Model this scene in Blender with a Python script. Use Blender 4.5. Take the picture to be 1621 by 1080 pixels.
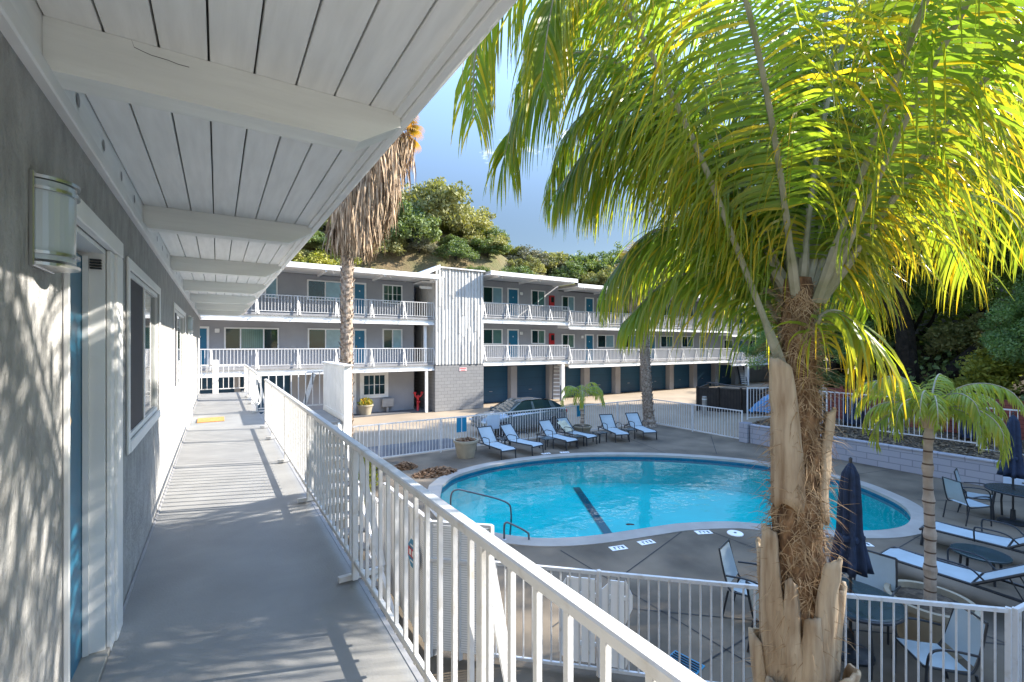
import bpy, math, random
import numpy as np
from mathutils import Vector, Matrix, noise as mnoise
for o in list(bpy.data.objects): bpy.data.objects.remove(o)
SC = bpy.context.scene
COL = SC.collection
R = math.radians
PI = math.pi
rnd = random.Random(7)

# ------------------------------------------------------------------ camera, sky, sun, exposure
cd = bpy.data.cameras.new('camera'); cam = bpy.data.objects.new('camera', cd); COL.objects.link(cam)
cam.location = (0, 0, 1.6); cam.rotation_euler = (R(90), 0, R(-32.55))
cd.sensor_width = 36; cd.lens = 730/1621*36; cd.shift_y = 6/1621
cd.clip_start = 0.05; cd.clip_end = 1500
SC.camera = cam
SUN_AZ, SUN_EL = R(110.9), R(32)      # azimuth from +Y towards +X
W = bpy.data.worlds.new('World'); SC.world = W; W.use_nodes = True
nt = W.node_tree; bg = nt.nodes['Background']
sky = nt.nodes.new('ShaderNodeTexSky'); sky.sky_type = 'NISHITA'; sky.sun_disc = False
sky.sun_elevation = SUN_EL; sky.sun_rotation = SUN_AZ
sky.air_density = 1.0; sky.dust_density = 0.2; sky.ozone_density = 1.6
tc = nt.nodes.new('ShaderNodeTexCoord'); mp = nt.nodes.new('ShaderNodeMapping'); mp.inputs['Scale'].default_value = (1, 1, 2.6)
cn = nt.nodes.new('ShaderNodeTexNoise'); cn.inputs['Scale'].default_value = 3.3; cn.inputs['Detail'].default_value = 8; cn.inputs['Roughness'].default_value = .6
cr = nt.nodes.new('ShaderNodeValToRGB'); cr.color_ramp.elements[0].position = .67; cr.color_ramp.elements[1].position = .82
cmx = nt.nodes.new('ShaderNodeMixRGB'); cmx.inputs[2].default_value = (16, 17, 18, 1)
nt.links.new(tc.outputs['Generated'], mp.inputs[0]); nt.links.new(mp.outputs[0], cn.inputs[0])
nt.links.new(cn.outputs[0], cr.inputs[0]); nt.links.new(cr.outputs[0], cmx.inputs[0])
nt.links.new(sky.outputs[0], cmx.inputs[1]); tint = nt.nodes.new('ShaderNodeMixRGB'); tint.blend_type = 'MULTIPLY'; tint.inputs[0].default_value = 1; tint.inputs[2].default_value = (.93,.90,.87,1)
nt.links.new(cmx.outputs[0], tint.inputs[1])
sx = nt.nodes.new('ShaderNodeSeparateXYZ'); nt.links.new(tc.outputs['Generated'], sx.inputs[0])
gr = nt.nodes.new('ShaderNodeMapRange'); gr.interpolation_type = 'SMOOTHSTEP'; gr.inputs[1].default_value = .2; gr.inputs[2].default_value = .95; gr.inputs[3].default_value = .255; gr.inputs[4].default_value = 2.1
nt.links.new(sx.outputs[2], gr.inputs[0])
sm_ = nt.nodes.new('ShaderNodeMixRGB'); sm_.blend_type = 'MULTIPLY'; sm_.inputs[0].default_value = 1
nt.links.new(tint.outputs[0], sm_.inputs[1]); nt.links.new(gr.outputs[0], sm_.inputs[2]); nt.links.new(sm_.outputs[0], bg.inputs[0])
bg.inputs[1].default_value = 0.135
sl = bpy.data.lights.new('sun', 'SUN'); sl.energy = 3.15; sl.angle = R(.53); sl.color = (1, .93, .82)
so = bpy.data.objects.new('sun', sl); COL.objects.link(so)
sd = Vector((math.sin(SUN_AZ)*math.cos(SUN_EL), math.cos(SUN_AZ)*math.cos(SUN_EL), math.sin(SUN_EL)))
so.rotation_euler = sd.to_track_quat('Z', 'Y').to_euler(); so.location = (30, -10, 30)
SC.view_settings.view_transform = 'Standard'; SC.view_settings.look = 'None'
SC.view_settings.exposure = 2.25; SC.view_settings.gamma = 1
SC.cycles.max_bounces = 8; SC.cycles.transparent_max_bounces = 12

# ------------------------------------------------------------------ materials
MATS = {}
def mat(name, col, rough=.6, var=.12, vscale=3, bump=0, bscale=60, metal=0, spec=.5, col2=None, lo=.35, hi=.65, stretch=(1,1,1), bdist=.01, bvor=False):
    if name in MATS: return MATS[name]
    m = bpy.data.materials.new(name); m.use_nodes = True; n = m.node_tree; b = n.nodes['Principled BSDF']
    b.inputs['Roughness'].default_value = rough; b.inputs['Metallic'].default_value = metal
    b.inputs['Specular IOR Level'].default_value = spec
    t = n.nodes.new('ShaderNodeTexCoord'); mpn = n.nodes.new('ShaderNodeMapping'); mpn.inputs['Scale'].default_value = stretch
    n.links.new(t.outputs['Object'], mpn.inputs[0])
    nz = n.nodes.new('ShaderNodeTexNoise'); nz.inputs['Scale'].default_value = vscale; nz.inputs['Detail'].default_value = 6
    n.links.new(mpn.outputs[0], nz.inputs[0])
    rp = n.nodes.new('ShaderNodeValToRGB'); rp.color_ramp.elements[0].position = lo; rp.color_ramp.elements[1].position = hi
    c2 = col2 if col2 else tuple(min(1, c*(1+var)) for c in col); c1 = col if col2 else tuple(c*(1-var) for c in col)
    rp.color_ramp.elements[0].color = (*c1, 1); rp.color_ramp.elements[1].color = (*c2, 1)
    n.links.new(nz.outputs[0], rp.inputs[0]); n.links.new(rp.outputs[0], b.inputs['Base Color'])
    if bump:
        bt = n.nodes.new('ShaderNodeTexNoise'); bt.inputs['Scale'].default_value = bscale; bt.inputs['Detail'].default_value = 5
        n.links.new(mpn.outputs[0], bt.inputs[0])
        bn = n.nodes.new('ShaderNodeBump'); bn.inputs['Strength'].default_value = bump; bn.inputs['Distance'].default_value = bdist
        n.links.new(bt.outputs[0], bn.inputs['Height']); n.links.new(bn.outputs[0], b.inputs['Normal'])
    MATS[name] = m
    return m
def leafmat(name, col, col2, trans, tip=None, tmix=.5, scale=1.5, rough=.45):
    m = bpy.data.materials.new(name); m.use_nodes = True; n = m.node_tree; b = n.nodes['Principled BSDF']
    b.inputs['Roughness'].default_value = rough
    t = n.nodes.new('ShaderNodeTexCoord'); nz = n.nodes.new('ShaderNodeTexNoise'); nz.inputs['Scale'].default_value = scale; nz.inputs['Detail'].default_value = 7
    nz.inputs['Roughness'].default_value = .7
    n.links.new(t.outputs['Object'], nz.inputs[0])
    rp = n.nodes.new('ShaderNodeValToRGB'); rp.color_ramp.elements[0].position = .35; rp.color_ramp.elements[1].position = .65
    rp.color_ramp.elements[0].color = (*col, 1); rp.color_ramp.elements[1].color = (*col2, 1)
    n.links.new(nz.outputs[0], rp.inputs[0]); out = rp.outputs[0]
    if tip:
        at = n.nodes.new('ShaderNodeAttribute'); at.attribute_name = 'tip'
        mx = n.nodes.new('ShaderNodeMixRGB'); mx.inputs[2].default_value = (*tip, 1)
        n.links.new(at.outputs['Fac'], mx.inputs[0]); n.links.new(out, mx.inputs[1]); out = mx.outputs[0]
    n.links.new(out, b.inputs['Base Color'])
    tr = n.nodes.new('ShaderNodeBsdfTranslucent'); ml = n.nodes.new('ShaderNodeMixRGB'); ml.blend_type = 'MULTIPLY'; ml.inputs[0].default_value = 1
    ml.inputs[2].default_value = (*trans, 1); n.links.new(out, ml.inputs[1]); n.links.new(ml.outputs[0], tr.inputs[0])
    ms = n.nodes.new('ShaderNodeMixShader'); ms.inputs[0].default_value = tmix
    n.links.new(b.outputs[0], ms.inputs[1]); n.links.new(tr.outputs[0], ms.inputs[2])
    n.links.new(ms.outputs[0], n.nodes['Material Output'].inputs[0])
    MATS[name] = m; return m
def stripes(m, axis, period, width, dark, strength=1.0):
    """thin seams across a surface every <period> metres along an object axis (expansion joints, siding)"""
    n = m.node_tree; b = n.nodes['Principled BSDF']; src = b.inputs['Base Color'].links[0].from_socket
    t = n.nodes.new('ShaderNodeTexCoord'); s = n.nodes.new('ShaderNodeSeparateXYZ'); n.links.new(t.outputs['Object'], s.inputs[0])
    a = n.nodes.new('ShaderNodeMath'); a.operation = 'DIVIDE'; a.inputs[1].default_value = period; n.links.new(s.outputs[axis], a.inputs[0])
    f = n.nodes.new('ShaderNodeMath'); f.operation = 'FRACT'; n.links.new(a.outputs[0], f.inputs[0])
    l = n.nodes.new('ShaderNodeMath'); l.operation = 'LESS_THAN'; l.inputs[1].default_value = width/period; n.links.new(f.outputs[0], l.inputs[0])
    q = n.nodes.new('ShaderNodeMath'); q.operation = 'MULTIPLY'; q.inputs[1].default_value = strength; n.links.new(l.outputs[0], q.inputs[0])
    mx = n.nodes.new('ShaderNodeMixRGB'); mx.inputs[2].default_value = (*dark, 1)
    n.links.new(q.outputs[0], mx.inputs[0]); n.links.new(src, mx.inputs[1]); n.links.new(mx.outputs[0], b.inputs['Base Color'])
def brickmat(name, c1, c2, mort, w, h, ms=.012, axis='XZ', rough=.8, bump=.4):
    m = bpy.data.materials.new(name); m.use_nodes = True; n = m.node_tree; b = n.nodes['Principled BSDF']; b.inputs['Roughness'].default_value = rough
    t = n.nodes.new('ShaderNodeTexCoord'); s = n.nodes.new('ShaderNodeSeparateXYZ'); cmb = n.nodes.new('ShaderNodeCombineXYZ')
    n.links.new(t.outputs['Object'], s.inputs[0]); n.links.new(s.outputs['X' if axis[0]=='X' else 'Y'], cmb.inputs[0]); n.links.new(s.outputs['Z'], cmb.inputs[1])
    br = n.nodes.new('ShaderNodeTexBrick'); n.links.new(cmb.outputs[0], br.inputs[0])
    br.inputs['Scale'].default_value = 1; br.inputs['Brick Width'].default_value = w; br.inputs['Row Height'].default_value = h; br.inputs['Mortar Size'].default_value = ms
    br.inputs['Color1'].default_value = (*c1, 1); br.inputs['Color2'].default_value = (*c2, 1); br.inputs['Mortar'].default_value = (*mort, 1)
    n.links.new(br.outputs['Color'], b.inputs['Base Color'])
    bn = n.nodes.new('ShaderNodeBump'); bn.inputs['Strength'].default_value = bump; bn.inputs['Distance'].default_value = .01; bn.invert = True
    n.links.new(br.outputs['Fac'], bn.inputs['Height']); n.links.new(bn.outputs[0], b.inputs['Normal'])
    MATS[name] = m; return m

M = {}
M['stucco'] = mat('stucco near', (.31,.305,.295), .9, col2=(.42,.415,.405), bump=1, bscale=48, vscale=9, bdist=.022, stretch=(1,1,.55))
M['stucco2'] = mat('stucco far', (.31,.315,.335), .9, col2=(.365,.365,.385), bump=.3, bscale=20, vscale=.9)
M['white'] = mat('white paint', (.79,.79,.78), .45, bump=.08, bscale=25, var=.05)
M['whitemetal'] = mat('white painted steel', (.63,.63,.63), .4, bump=.3, bscale=40, col2=(.50,.47,.43), vscale=11, lo=.56, hi=.74)
M['soffit'] = mat('painted soffit boards', (.84,.845,.83), .55, bump=.15, bscale=14, var=.05, vscale=4, stretch=(6,.6,6))
M['beam'] = mat('painted beam', (.76,.78,.75), .55, bump=.25, bscale=12, var=.05, vscale=3, stretch=(.5,5,5))
M['groove'] = mat('open board joint', (.09,.09,.088), .9)
M['deckgrey'] = mat('grey walkway coating', (.21,.21,.208), .6, col2=(.29,.288,.282), bump=.35, bscale=70, vscale=2.4, lo=.25, hi=.75, bdist=.004)
M['deckgrey2'] = mat('grey slab paint', (.28,.28,.29), .6, var=.1)
M['bluedoor'] = mat('teal blue door paint', (.02,.15,.26), .35, var=.05)
M['garage'] = mat('blue garage door paint', (.014,.075,.15), .5, var=.06, vscale=1)
stripes(M['garage'], 'Z', .53, .015, (.006,.04,.08))
M['glass'] = mat('window glass', (.012,.035,.04), .04, var=.3, vscale=.8, spec=.8)
M['glassblind'] = mat('window glass with blinds', (.10,.20,.19), .12, var=.12, vscale=1.2, spec=.8)
stripes(M['glassblind'], 'X', .09, .012, (.05,.11,.10))
M['glasspale'] = mat('pale curtained glass', (.22,.36,.42), .1, var=.1, spec=.8)
M['glassgreen'] = mat('green tinted curtain glass', (.07,.16,.13), .08, col2=(.18,.27,.22), vscale=2.5, spec=.8, stretch=(3,1,.4))
M['screen'] = mat('insect screen', (.035,.035,.045), .7, var=.1)
M['pool_deck'] = mat('pool deck concrete', (.065,.052,.036), .8, col2=(.19,.15,.105), vscale=.8, bump=.35, bscale=60, lo=.3, hi=.7)
M['joint'] = mat('deck joint', (.03,.03,.03), .9)
M['parking'] = mat('parking concrete', (.24,.19,.135), .85, col2=(.34,.27,.195), vscale=.4, bump=.2, bscale=30, lo=.3, hi=.7)
M['asphalt'] = mat('asphalt', (.10,.10,.105), .85, var=.2, vscale=1, bump=.3, bscale=60)
M['coping'] = mat('pool coping', (.31,.29,.26), .7, var=.1, vscale=2, bump=.2, bscale=50)
M['plaster'] = mat('pool plaster', (.03,.50,.49), .7, var=.06, vscale=.7)
M['tileline'] = mat('waterline tile', (.015,.12,.20), .2, var=.1)
M['lane'] = mat('lane stripe tile', (.01,.04,.08), .3)
M['frame'] = mat('dark bronze frame', (.018,.022,.028), .35, var=.1)
M['sling'] = mat('pale blue sling fabric', (.33,.40,.435), .75, bump=.4, bscale=150, var=.07)
M['tabletop'] = mat('dark table top', (.03,.05,.06), .25, var=.2)
M['navy'] = mat('navy umbrella cloth', (.012,.025,.06), .8, var=.2, vscale=12, bump=.3, bscale=60)
M['terracotta'] = mat('beige pot', (.30,.26,.19), .75, var=.12, bump=.2, bscale=40)
M['soil'] = mat('soil and mulch', (.035,.026,.018), .95, col2=(.10,.075,.05), vscale=14, bump=1, bscale=30, lo=.4, hi=.6)
M['deadleaf'] = mat('dead leaves', (.10,.045,.02), .8, col2=(.34,.20,.10), vscale=70, lo=.42, hi=.58)
M['red'] = mat('red paint', (.45,.015,.02), .4, var=.1)
M['signblue'] = mat('blue sign face', (.01,.20,.36), .4, var=.05)
M['signpale'] = mat('pale sign face', (.45,.55,.66), .4, var=.05)
M['lampmetal'] = mat('brushed nickel', (.45,.46,.47), .3, metal=.9, var=.05)
M['lampglass'] = mat('white lamp glass', (.46,.53,.57), .15, var=.02, spec=.7)
M['brass'] = mat('brass', (.5,.33,.12), .35, metal=.8)
M['mat'] = mat('coir doormat', (.55,.24,.07), .95, var=.2, vscale=20, bump=.6, bscale=90)
M['darkwood'] = mat('dark stained wood', (.028,.022,.018), .7, var=.3, vscale=3)
stripes(M['darkwood'], 'Y', .14, .015, (.008,.006,.005))
M['redwood'] = mat('red stained wood', (.20,.05,.035), .75, var=.25, vscale=3)
stripes(M['redwood'], 'Z', .145, .014, (.05,.015,.01))
M['carpaint'] = mat('grey car paint', (.20,.24,.27), .16, metal=.6, var=.03, spec=.8)
M['carglass'] = mat('car glass', (.02,.04,.045), .04, var=.1, spec=1)
M['rubber'] = mat('tyre rubber', (.012,.012,.012), .8)
M['chrome'] = mat('chrome', (.7,.7,.7), .15, metal=1)
M['bark'] = mat('dark oak bark', (.03,.024,.02), .95, var=.4, vscale=6, bump=1, bscale=12, bdist=.05)
M['hill'] = mat('dry hillside', (.16,.115,.06), .95, col2=(.09,.10,.035), vscale=.35, bump=.5, bscale=3, bdist=.3)
M['boot'] = mat('palm leaf base', (.24,.155,.085), .8, col2=(.47,.36,.235), vscale=9, bump=.8, bscale=26, stretch=(1.6,1.6,.16), lo=.3, hi=.6)
M['fibre'] = mat('palm fibre', (.09,.045,.02), .95, col2=(.30,.17,.08), vscale=18, bump=1, bscale=45, stretch=(1,1,.4))
M['hair'] = mat('palm fibre strands', (.22,.13,.06), .9, col2=(.45,.31,.17), vscale=9)
M['rachis'] = mat('palm frond stem', (.22,.22,.13), .6, col2=(.36,.34,.26), vscale=6)
M['fantrunk'] = mat('fan palm trunk', (.17,.12,.085), .9, col2=(.42,.34,.27), vscale=14, bump=.8, bscale=25)
M['skirt'] = mat('dead fan leaves', (.20,.13,.08), .9, col2=(.56,.42,.28), vscale=7, stretch=(2,2,.5))
M['palmring'] = mat('grey ringed palm stem', (.30,.235,.18), .85, col2=(.45,.37,.30), vscale=6, bump=.5, bscale=25)
stripes(M['palmring'], 'Z', .17, .022, (.10,.06,.04))
M['metalgrey'] = mat('grey galvanised steel', (.35,.36,.38), .4, metal=.6)
M['railgrey'] = mat('dull pool rail steel', (.10,.13,.15), .35, metal=.5)
M['boardwhite'] = mat('bright white board paint', (.88,.88,.87), .5, var=.04)
M['tarp'] = mat('blue tarpaulin', (.03,.17,.36), .4, var=.2, vscale=10)
M['block'] = brickmat('grey painted block', (.23,.23,.23), (.205,.205,.207), (.14,.14,.145), .4, .2, .012)
M['slumpblock'] = brickmat('white painted block', (.34,.34,.37), (.31,.31,.34), (.22,.22,.25), .6, .2, .014, axis='YZ')
M['slat'] = mat('white cedar slats', (.62,.61,.58), .75, col2=(.45,.44,.42), vscale=9, stretch=(4,4,.35), bump=.6, bscale=20, lo=.45, hi=.7)
M['lattice'] = mat('white privacy mesh', (.80,.80,.78), .6, var=.06)
stripes(M['lattice'], 'Z', .03, .008, (.5,.5,.49))
M['palmleaf'] = leafmat('queen palm leaflets', (.07,.17,.035), (.17,.30,.045), (2.0,1.9,.7), tip=(.64,.43,.03), tmix=.5, scale=1.2, rough=.3)
M['smallpalm'] = leafmat('small palm leaflets', (.15,.28,.05), (.30,.38,.07), (1.7,1.5,.6), tip=(.50,.42,.07), tmix=.5, scale=1.5)
M['oakleaf'] = leafmat('oak leaves', (.13,.24,.11), (.27,.38,.14), (1.4,1.5,.5), tmix=.42, scale=.6)
M['shrub1'] = leafmat('grey green shrub leaves', (.17,.185,.06), (.40,.38,.17), (1.3,1.3,.4), tmix=.25, scale=.35, rough=.7)
M['shrub2'] = leafmat('bright shrub leaves', (.17,.21,.03), (.34,.32,.05), (1.3,1.3,.3), tmix=.3, scale=.5, rough=.6)
M['shrub3'] = leafmat('dark shrub leaves', (.09,.15,.05), (.21,.26,.09), (1.3,1.3,.4), tmix=.25, scale=.4, rough=.6)
M['shrub4'] = leafmat('olive grey leaves', (.14,.15,.10), (.22,.21,.15), (1.2,1.2,.7), tmix=.25, scale=.5, rough=.7)
M['flower'] = leafmat('yellow flowers', (.6,.45,.02), (.7,.25,.05), (1,1,.4), tmix=.2, scale=9)
M['fanleaf'] = leafmat('fan palm leaves', (.16,.18,.03), (.35,.28,.04), (1.5,1.2,.4), tip=(.5,.25,.05), tmix=.4)

# water: clear, tinted, with a rippled fresnel reflection
def watermat():
    m = bpy.data.materials.new('pool water'); m.use_nodes = True; n = m.node_tree; n.nodes.remove(n.nodes['Principled BSDF'])
    tr = n.nodes.new('ShaderNodeBsdfTransparent'); tr.inputs[0].default_value = (.10,.93,.94,1)
    gl = n.nodes.new('ShaderNodeBsdfGlossy'); gl.inputs['Roughness'].default_value = .02; gl.inputs[0].default_value = (1,1,1,1)
    t = n.nodes.new('ShaderNodeTexCoord'); nz = n.nodes.new('ShaderNodeTexNoise'); nz.inputs['Scale'].default_value = 1.6; nz.inputs['Detail'].default_value = 3
    nz2 = n.nodes.new('ShaderNodeTexNoise'); nz2.inputs['Scale'].default_value = 5; nz2.inputs['Detail'].default_value = 2
    n.links.new(t.outputs['Object'], nz.inputs[0]); n.links.new(t.outputs['Object'], nz2.inputs[0])
    ad = n.nodes.new('ShaderNodeMath'); ad.operation = 'MULTIPLY_ADD'; ad.inputs[1].default_value = .25
    n.links.new(nz2.outputs[0], ad.inputs[0]); n.links.new(nz.outputs[0], ad.inputs[2])
    bn = n.nodes.new('ShaderNodeBump'); bn.inputs['Strength'].default_value = .4; bn.inputs['Distance'].default_value = .03; n.links.new(ad.outputs[0], bn.inputs['Height'])
    fr = n.nodes.new('ShaderNodeFresnel'); fr.inputs[0].default_value = 1.26
    n.links.new(bn.outputs[0], gl.inputs['Normal']); n.links.new(bn.outputs[0], fr.inputs['Normal'])
    ms = n.nodes.new('ShaderNodeMixShader'); n.links.new(fr.outputs[0], ms.inputs[0]); n.links.new(tr.outputs[0], ms.inputs[1]); n.links.new(gl.outputs[0], ms.inputs[2])
    n.links.new(ms.outputs[0], n.nodes['Material Output'].inputs[0]); return m
M['water'] = watermat()

# ------------------------------------------------------------------ mesh helpers
class MB:
    def __init__(s): s.v = []; s.f = []; s.a = []
    def quad(s, a, b, c, d):
        i = len(s.v); s.v += [tuple(a), tuple(b), tuple(c), tuple(d)]; s.f.append((i, i+1, i+2, i+3)); return s
    def poly(s, pts):
        i = len(s.v); s.v += [tuple(p) for p in pts]; s.f.append(tuple(range(i, i+len(pts)))); return s
    def box(s, x0, x1, y0, y1, z0, z1, bev=0):
        i = len(s.v)
        if bev <= 0:
            s.v += [(x0,y0,z0),(x1,y0,z0),(x1,y1,z0),(x0,y1,z0),(x0,y0,z1),(x1,y0,z1),(x1,y1,z1),(x0,y1,z1)]
            s.f += [(i,i+3,i+2,i+1),(i+4,i+5,i+6,i+7),(i,i+1,i+5,i+4),(i+1,i+2,i+6,i+5),(i+2,i+3,i+7,i+6),(i+3,i,i+4,i+7)]
            return s
        b = bev
        def ring(z, d):
            return [(x0+d+b*(d==0),y0+d,z),(x1-d-b*(d==0),y0+d,z),(x1-d,y0+d+b*(d==0),z),(x1-d,y1-d-b*(d==0),z),(x1-d-b*(d==0),y1-d,z),(x0+d+b*(d==0),y1-d,z),(x0+d,y1-d-b*(d==0),z),(x0+d,y0+d+b*(d==0),z)]
        rs = [ring(z0,b), ring(z0+b,0), ring(z1-b,0), ring(z1,b)]
        for r_ in rs: s.v += r_
        for k in range(3):
            for j in range(8):
                j2 = (j+1) % 8
                s.f.append((i+k*8+j, i+k*8+j2, i+(k+1)*8+j2, i+(k+1)*8+j))
        s.f.append(tuple(i+7-j for j in range(8))); s.f.append(tuple(i+24+j for j in range(8)))
        return s
    def bar(s, p, q, w, h=None, up=(0,0,1)):
        """rectangular bar between two points"""
        h = h or w; p = Vector(p); q = Vector(q); d = (q-p).normalized(); u = Vector(up)
        if abs(d.dot(u)) > .98: u = Vector((1,0,0))
        a = d.cross(u).normalized()*w/2; b = a.cross(d).normalized()*h/2
        i = len(s.v)
        for c in (p, q): s.v += [tuple(c-a-b), tuple(c+a-b), tuple(c+a+b), tuple(c-a+b)]
        s.f += [(i,i+1,i+5,i+4),(i+1,i+2,i+6,i+5),(i+2,i+3,i+7,i+6),(i+3,i,i+4,i+7),(i+3,i+2,i+1,i),(i+4,i+5,i+6,i+7)]
        return s
    def tube(s, pts, r, n=8, caps=True, closed=False):
        pts = [Vector(p) for p in pts]; rs = r if isinstance(r, (list, tuple)) else [r]*len(pts)
        m = len(pts); i0 = len(s.v); prev = None
        for k, p in enumerate(pts):
            t = (pts[min(k+1, m-1)]-pts[max(k-1, 0)]).normalized()
            if prev is None: u = t.cross(Vector((0,0,1)));  u = u if u.length > .05 else Vector((1,0,0))
            else: u = prev - t*prev.dot(t)
            u.normalize(); prev = u; w = t.cross(u)
            for j in range(n):
                an = 2*PI*j/n; s.v.append(tuple(p+(u*math.cos(an)+w*math.sin(an))*rs[k]))
        for k in range(m-1):
            for j in range(n):
                j2 = (j+1) % n; s.f.append((i0+k*n+j, i0+k*n+j2, i0+(k+1)*n+j2, i0+(k+1)*n+j))
        if caps: s.f.append(tuple(i0+n-1-j for j in range(n))); s.f.append(tuple(i0+(m-1)*n+j for j in range(n)))
        return s
    def lathe(s, prof, n=24, c=(0,0,0), fn=None, cap=True):
        i0 = len(s.v)
        for k, (r_, z) in enumerate(prof):
            for j in range(n):
                an = 2*PI*j/n; rr = r_*(fn(an, k/(len(prof)-1)) if fn else 1)
                s.v.append((c[0]+rr*math.cos(an), c[1]+rr*math.sin(an), c[2]+z))
        for k in range(len(prof)-1):
            for j in range(n):
                j2 = (j+1) % n; s.f.append((i0+k*n+j, i0+k*n+j2, i0+(k+1)*n+j2, i0+(k+1)*n+j))
        if cap: s.f.append(tuple(i0+n-1-j for j in range(n))); s.f.append(tuple(i0+(len(prof)-1)*n+j for j in range(n)))
        return s
    def prism(s, poly, a, b, fn):
        """extrude a 2-D polygon between a and b; fn(u, v, w) -> xyz"""
        i = len(s.v); n = len(poly)
        s.v += [fn(u, v, a) for u, v in poly] + [fn(u, v, b) for u, v in poly]
        s.f.append(tuple(range(i+n-1, i-1, -1))); s.f.append(tuple(range(i+n, i+2*n)))
        for j in range(n): j2 = (j+1) % n; s.f.append((i+j, i+j2, i+n+j2, i+n+j))
        return s
    def strip(s, pts, ws, wd, tips=None):
        """flat ribbon along pts, widths ws, width directions wd"""
        i = len(s.v)
        for k, p in enumerate(pts):
            d = wd[k]*ws[k]*.5; s.v.append(tuple(p-d)); s.v.append(tuple(p+d))
            tv = tips[k] if tips else 0
            s.a += [(i+2*k, tv), (i+2*k+1, tv)]
        for k in range(len(pts)-1): s.f.append((i+2*k, i+2*k+1, i+2*k+3, i+2*k+2))
        return s
    def build(s, name, m, parent=None, smooth=False, loc=None, shift=None, fix=False):
        me = bpy.data.meshes.new(name)
        v = s.v
        if shift is not None: v = [(x-shift[0], y-shift[1], z-shift[2]) for x, y, z in v]
        me.from_pydata(v, [], s.f)
        if fix:
            import bmesh
            bm = bmesh.new(); bm.from_mesh(me); bmesh.ops.recalc_face_normals(bm, faces=bm.faces); bm.to_mesh(me); bm.free()
        if s.a:
            at = me.attributes.new('tip', 'FLOAT', 'POINT'); arr = np.zeros(len(s.v), dtype=np.float32)
            for k, t in s.a: arr[k] = t
            at.data.foreach_set('value', arr)
        me.materials.append(m)
        if smooth: me.polygons.foreach_set('use_smooth', [True]*len(me.polygons))
        o = bpy.data.objects.new(name, me); COL.objects.link(o)
        if parent: o.parent = parent
        if loc: o.location = loc
        return o
def tag(o, label=None, cat=None, group=None, kind=None):
    if label: o['label'] = label
    if cat: o['category'] = cat
    if group: o['group'] = group
    if kind: o['kind'] = kind
    return o
def thing(name, label, cat, loc=(0,0,0), rz=0, group=None):
    o = bpy.data.objects.new(name, None); COL.objects.link(o); o.location = loc; o.rotation_euler = (0,0,rz); o.empty_display_size = .2
    return tag(o, label, cat, group)
def copy_tree(o, parent=None):
    c = o.copy(); COL.objects.link(c)
    if parent: c.parent = parent
    for ch in [x for x in bpy.data.objects if x.parent == o]: copy_tree(ch, c)
    return c
def wall_grid(mb, axis, const, u0, u1, z0, z1, holes, depth):
    """wall face at axis=const with rectangular openings and their reveals (depth signed, away from the viewer)"""
    us = sorted({u0, u1, *[h[0] for h in holes], *[h[1] for h in holes]}); zs = sorted({z0, z1, *[h[2] for h in holes], *[h[3] for h in holes]})
    P = (lambda u, d, z: (const+d, u, z)) if axis == 'X' else (lambda u, d, z: (u, const+d, z))
    for a, b in zip(us, us[1:]):
        for c, d in zip(zs, zs[1:]):
            um, zm = (a+b)/2, (c+d)/2
            if any(h[0] < um < h[1] and h[2] < zm < h[3] for h in holes): continue
            mb.quad(P(a,0,c), P(b,0,c), P(b,0,d), P(a,0,d))
    for h in holes:
        a, b, c, d = h
        mb.quad(P(a,0,c),P(a,depth,c),P(a,depth,d),P(a,0,d)); mb.quad(P(b,0,c),P(b,depth,c),P(b,depth,d),P(b,0,d))
        mb.quad(P(a,0,d),P(b,0,d),P(b,depth,d),P(a,depth,d)); mb.quad(P(a,0,c),P(b,0,c),P(b,depth,c),P(a,depth,c))
    return mb
def catmull(pts, n):
    P = [Vector(p) for p in pts]; P = [P[0]*2-P[1]] + P + [P[-1]*2-P[-2]]; out = []
    segs = len(P)-3
    for k in range(n+1):
        t = k/n*segs; i = min(int(t), segs-1); f = t-i; a, b, c, d = P[i:i+4]
        out.append(.5*((2*b)+(c-a)*f+(2*a-5*b+4*c-d)*f*f+(3*b-a-3*c+d)*f**3))
    return out
ZD = -2.4      # pool deck and ground level; z = 0 is the upper walkway floor

# ------------------------------------------------------------------ ground, deck, pool
pool_pts = [(5.37,12.08),(6.07,12.72),(7.15,13.1),(8.17,13.22),(9.4,13.12),(10.62,12.84),(11.89,12.25),(13.36,11.2),(14.28,10.29),(15.0,9.31),(15.45,8.26),(15.66,6.95),(15.5,5.95),(14.98,5.1),(14.42,4.5),(13.68,4.08),(12.91,3.92),(12.28,4.0),(11.66,4.28),(10.9,4.86),(10.37,5.44),(9.75,6.1),(8.77,6.62),(8.06,6.83),(7.37,7.0),(6.62,7.2),(5.88,7.52),(5.33,7.94),(4.92,8.52),(4.69,9.2),(4.66,10.1),(4.88,11.1)]
pc = Vector((9.6, 9.0))
loop = [Vector((p.x, p.y)) for p in catmull([(x,y,0) for x,y in pool_pts]+[(pool_pts[0][0],pool_pts[0][1],0)], 160)][:-1]
def offset(lp, d):
    out = []; n = len(lp)
    for i in range(n):
        t = (lp[(i+1) % n]-lp[i-1]).normalized(); nn = Vector((-t.y, t.x))
        if nn.dot(lp[i]-pc) < 0: nn = -nn
        out.append(lp[i]+nn*d)
    return out
def ringm(mb, A, za, B, zb):
    n = len(A)
    for i in range(n):
        j = (i+1) % n; mb.quad((A[i].x,A[i].y,za),(B[i].x,B[i].y,zb),(B[j].x,B[j].y,zb),(A[j].x,A[j].y,za))
cop_o = offset(loop, .38)
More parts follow.
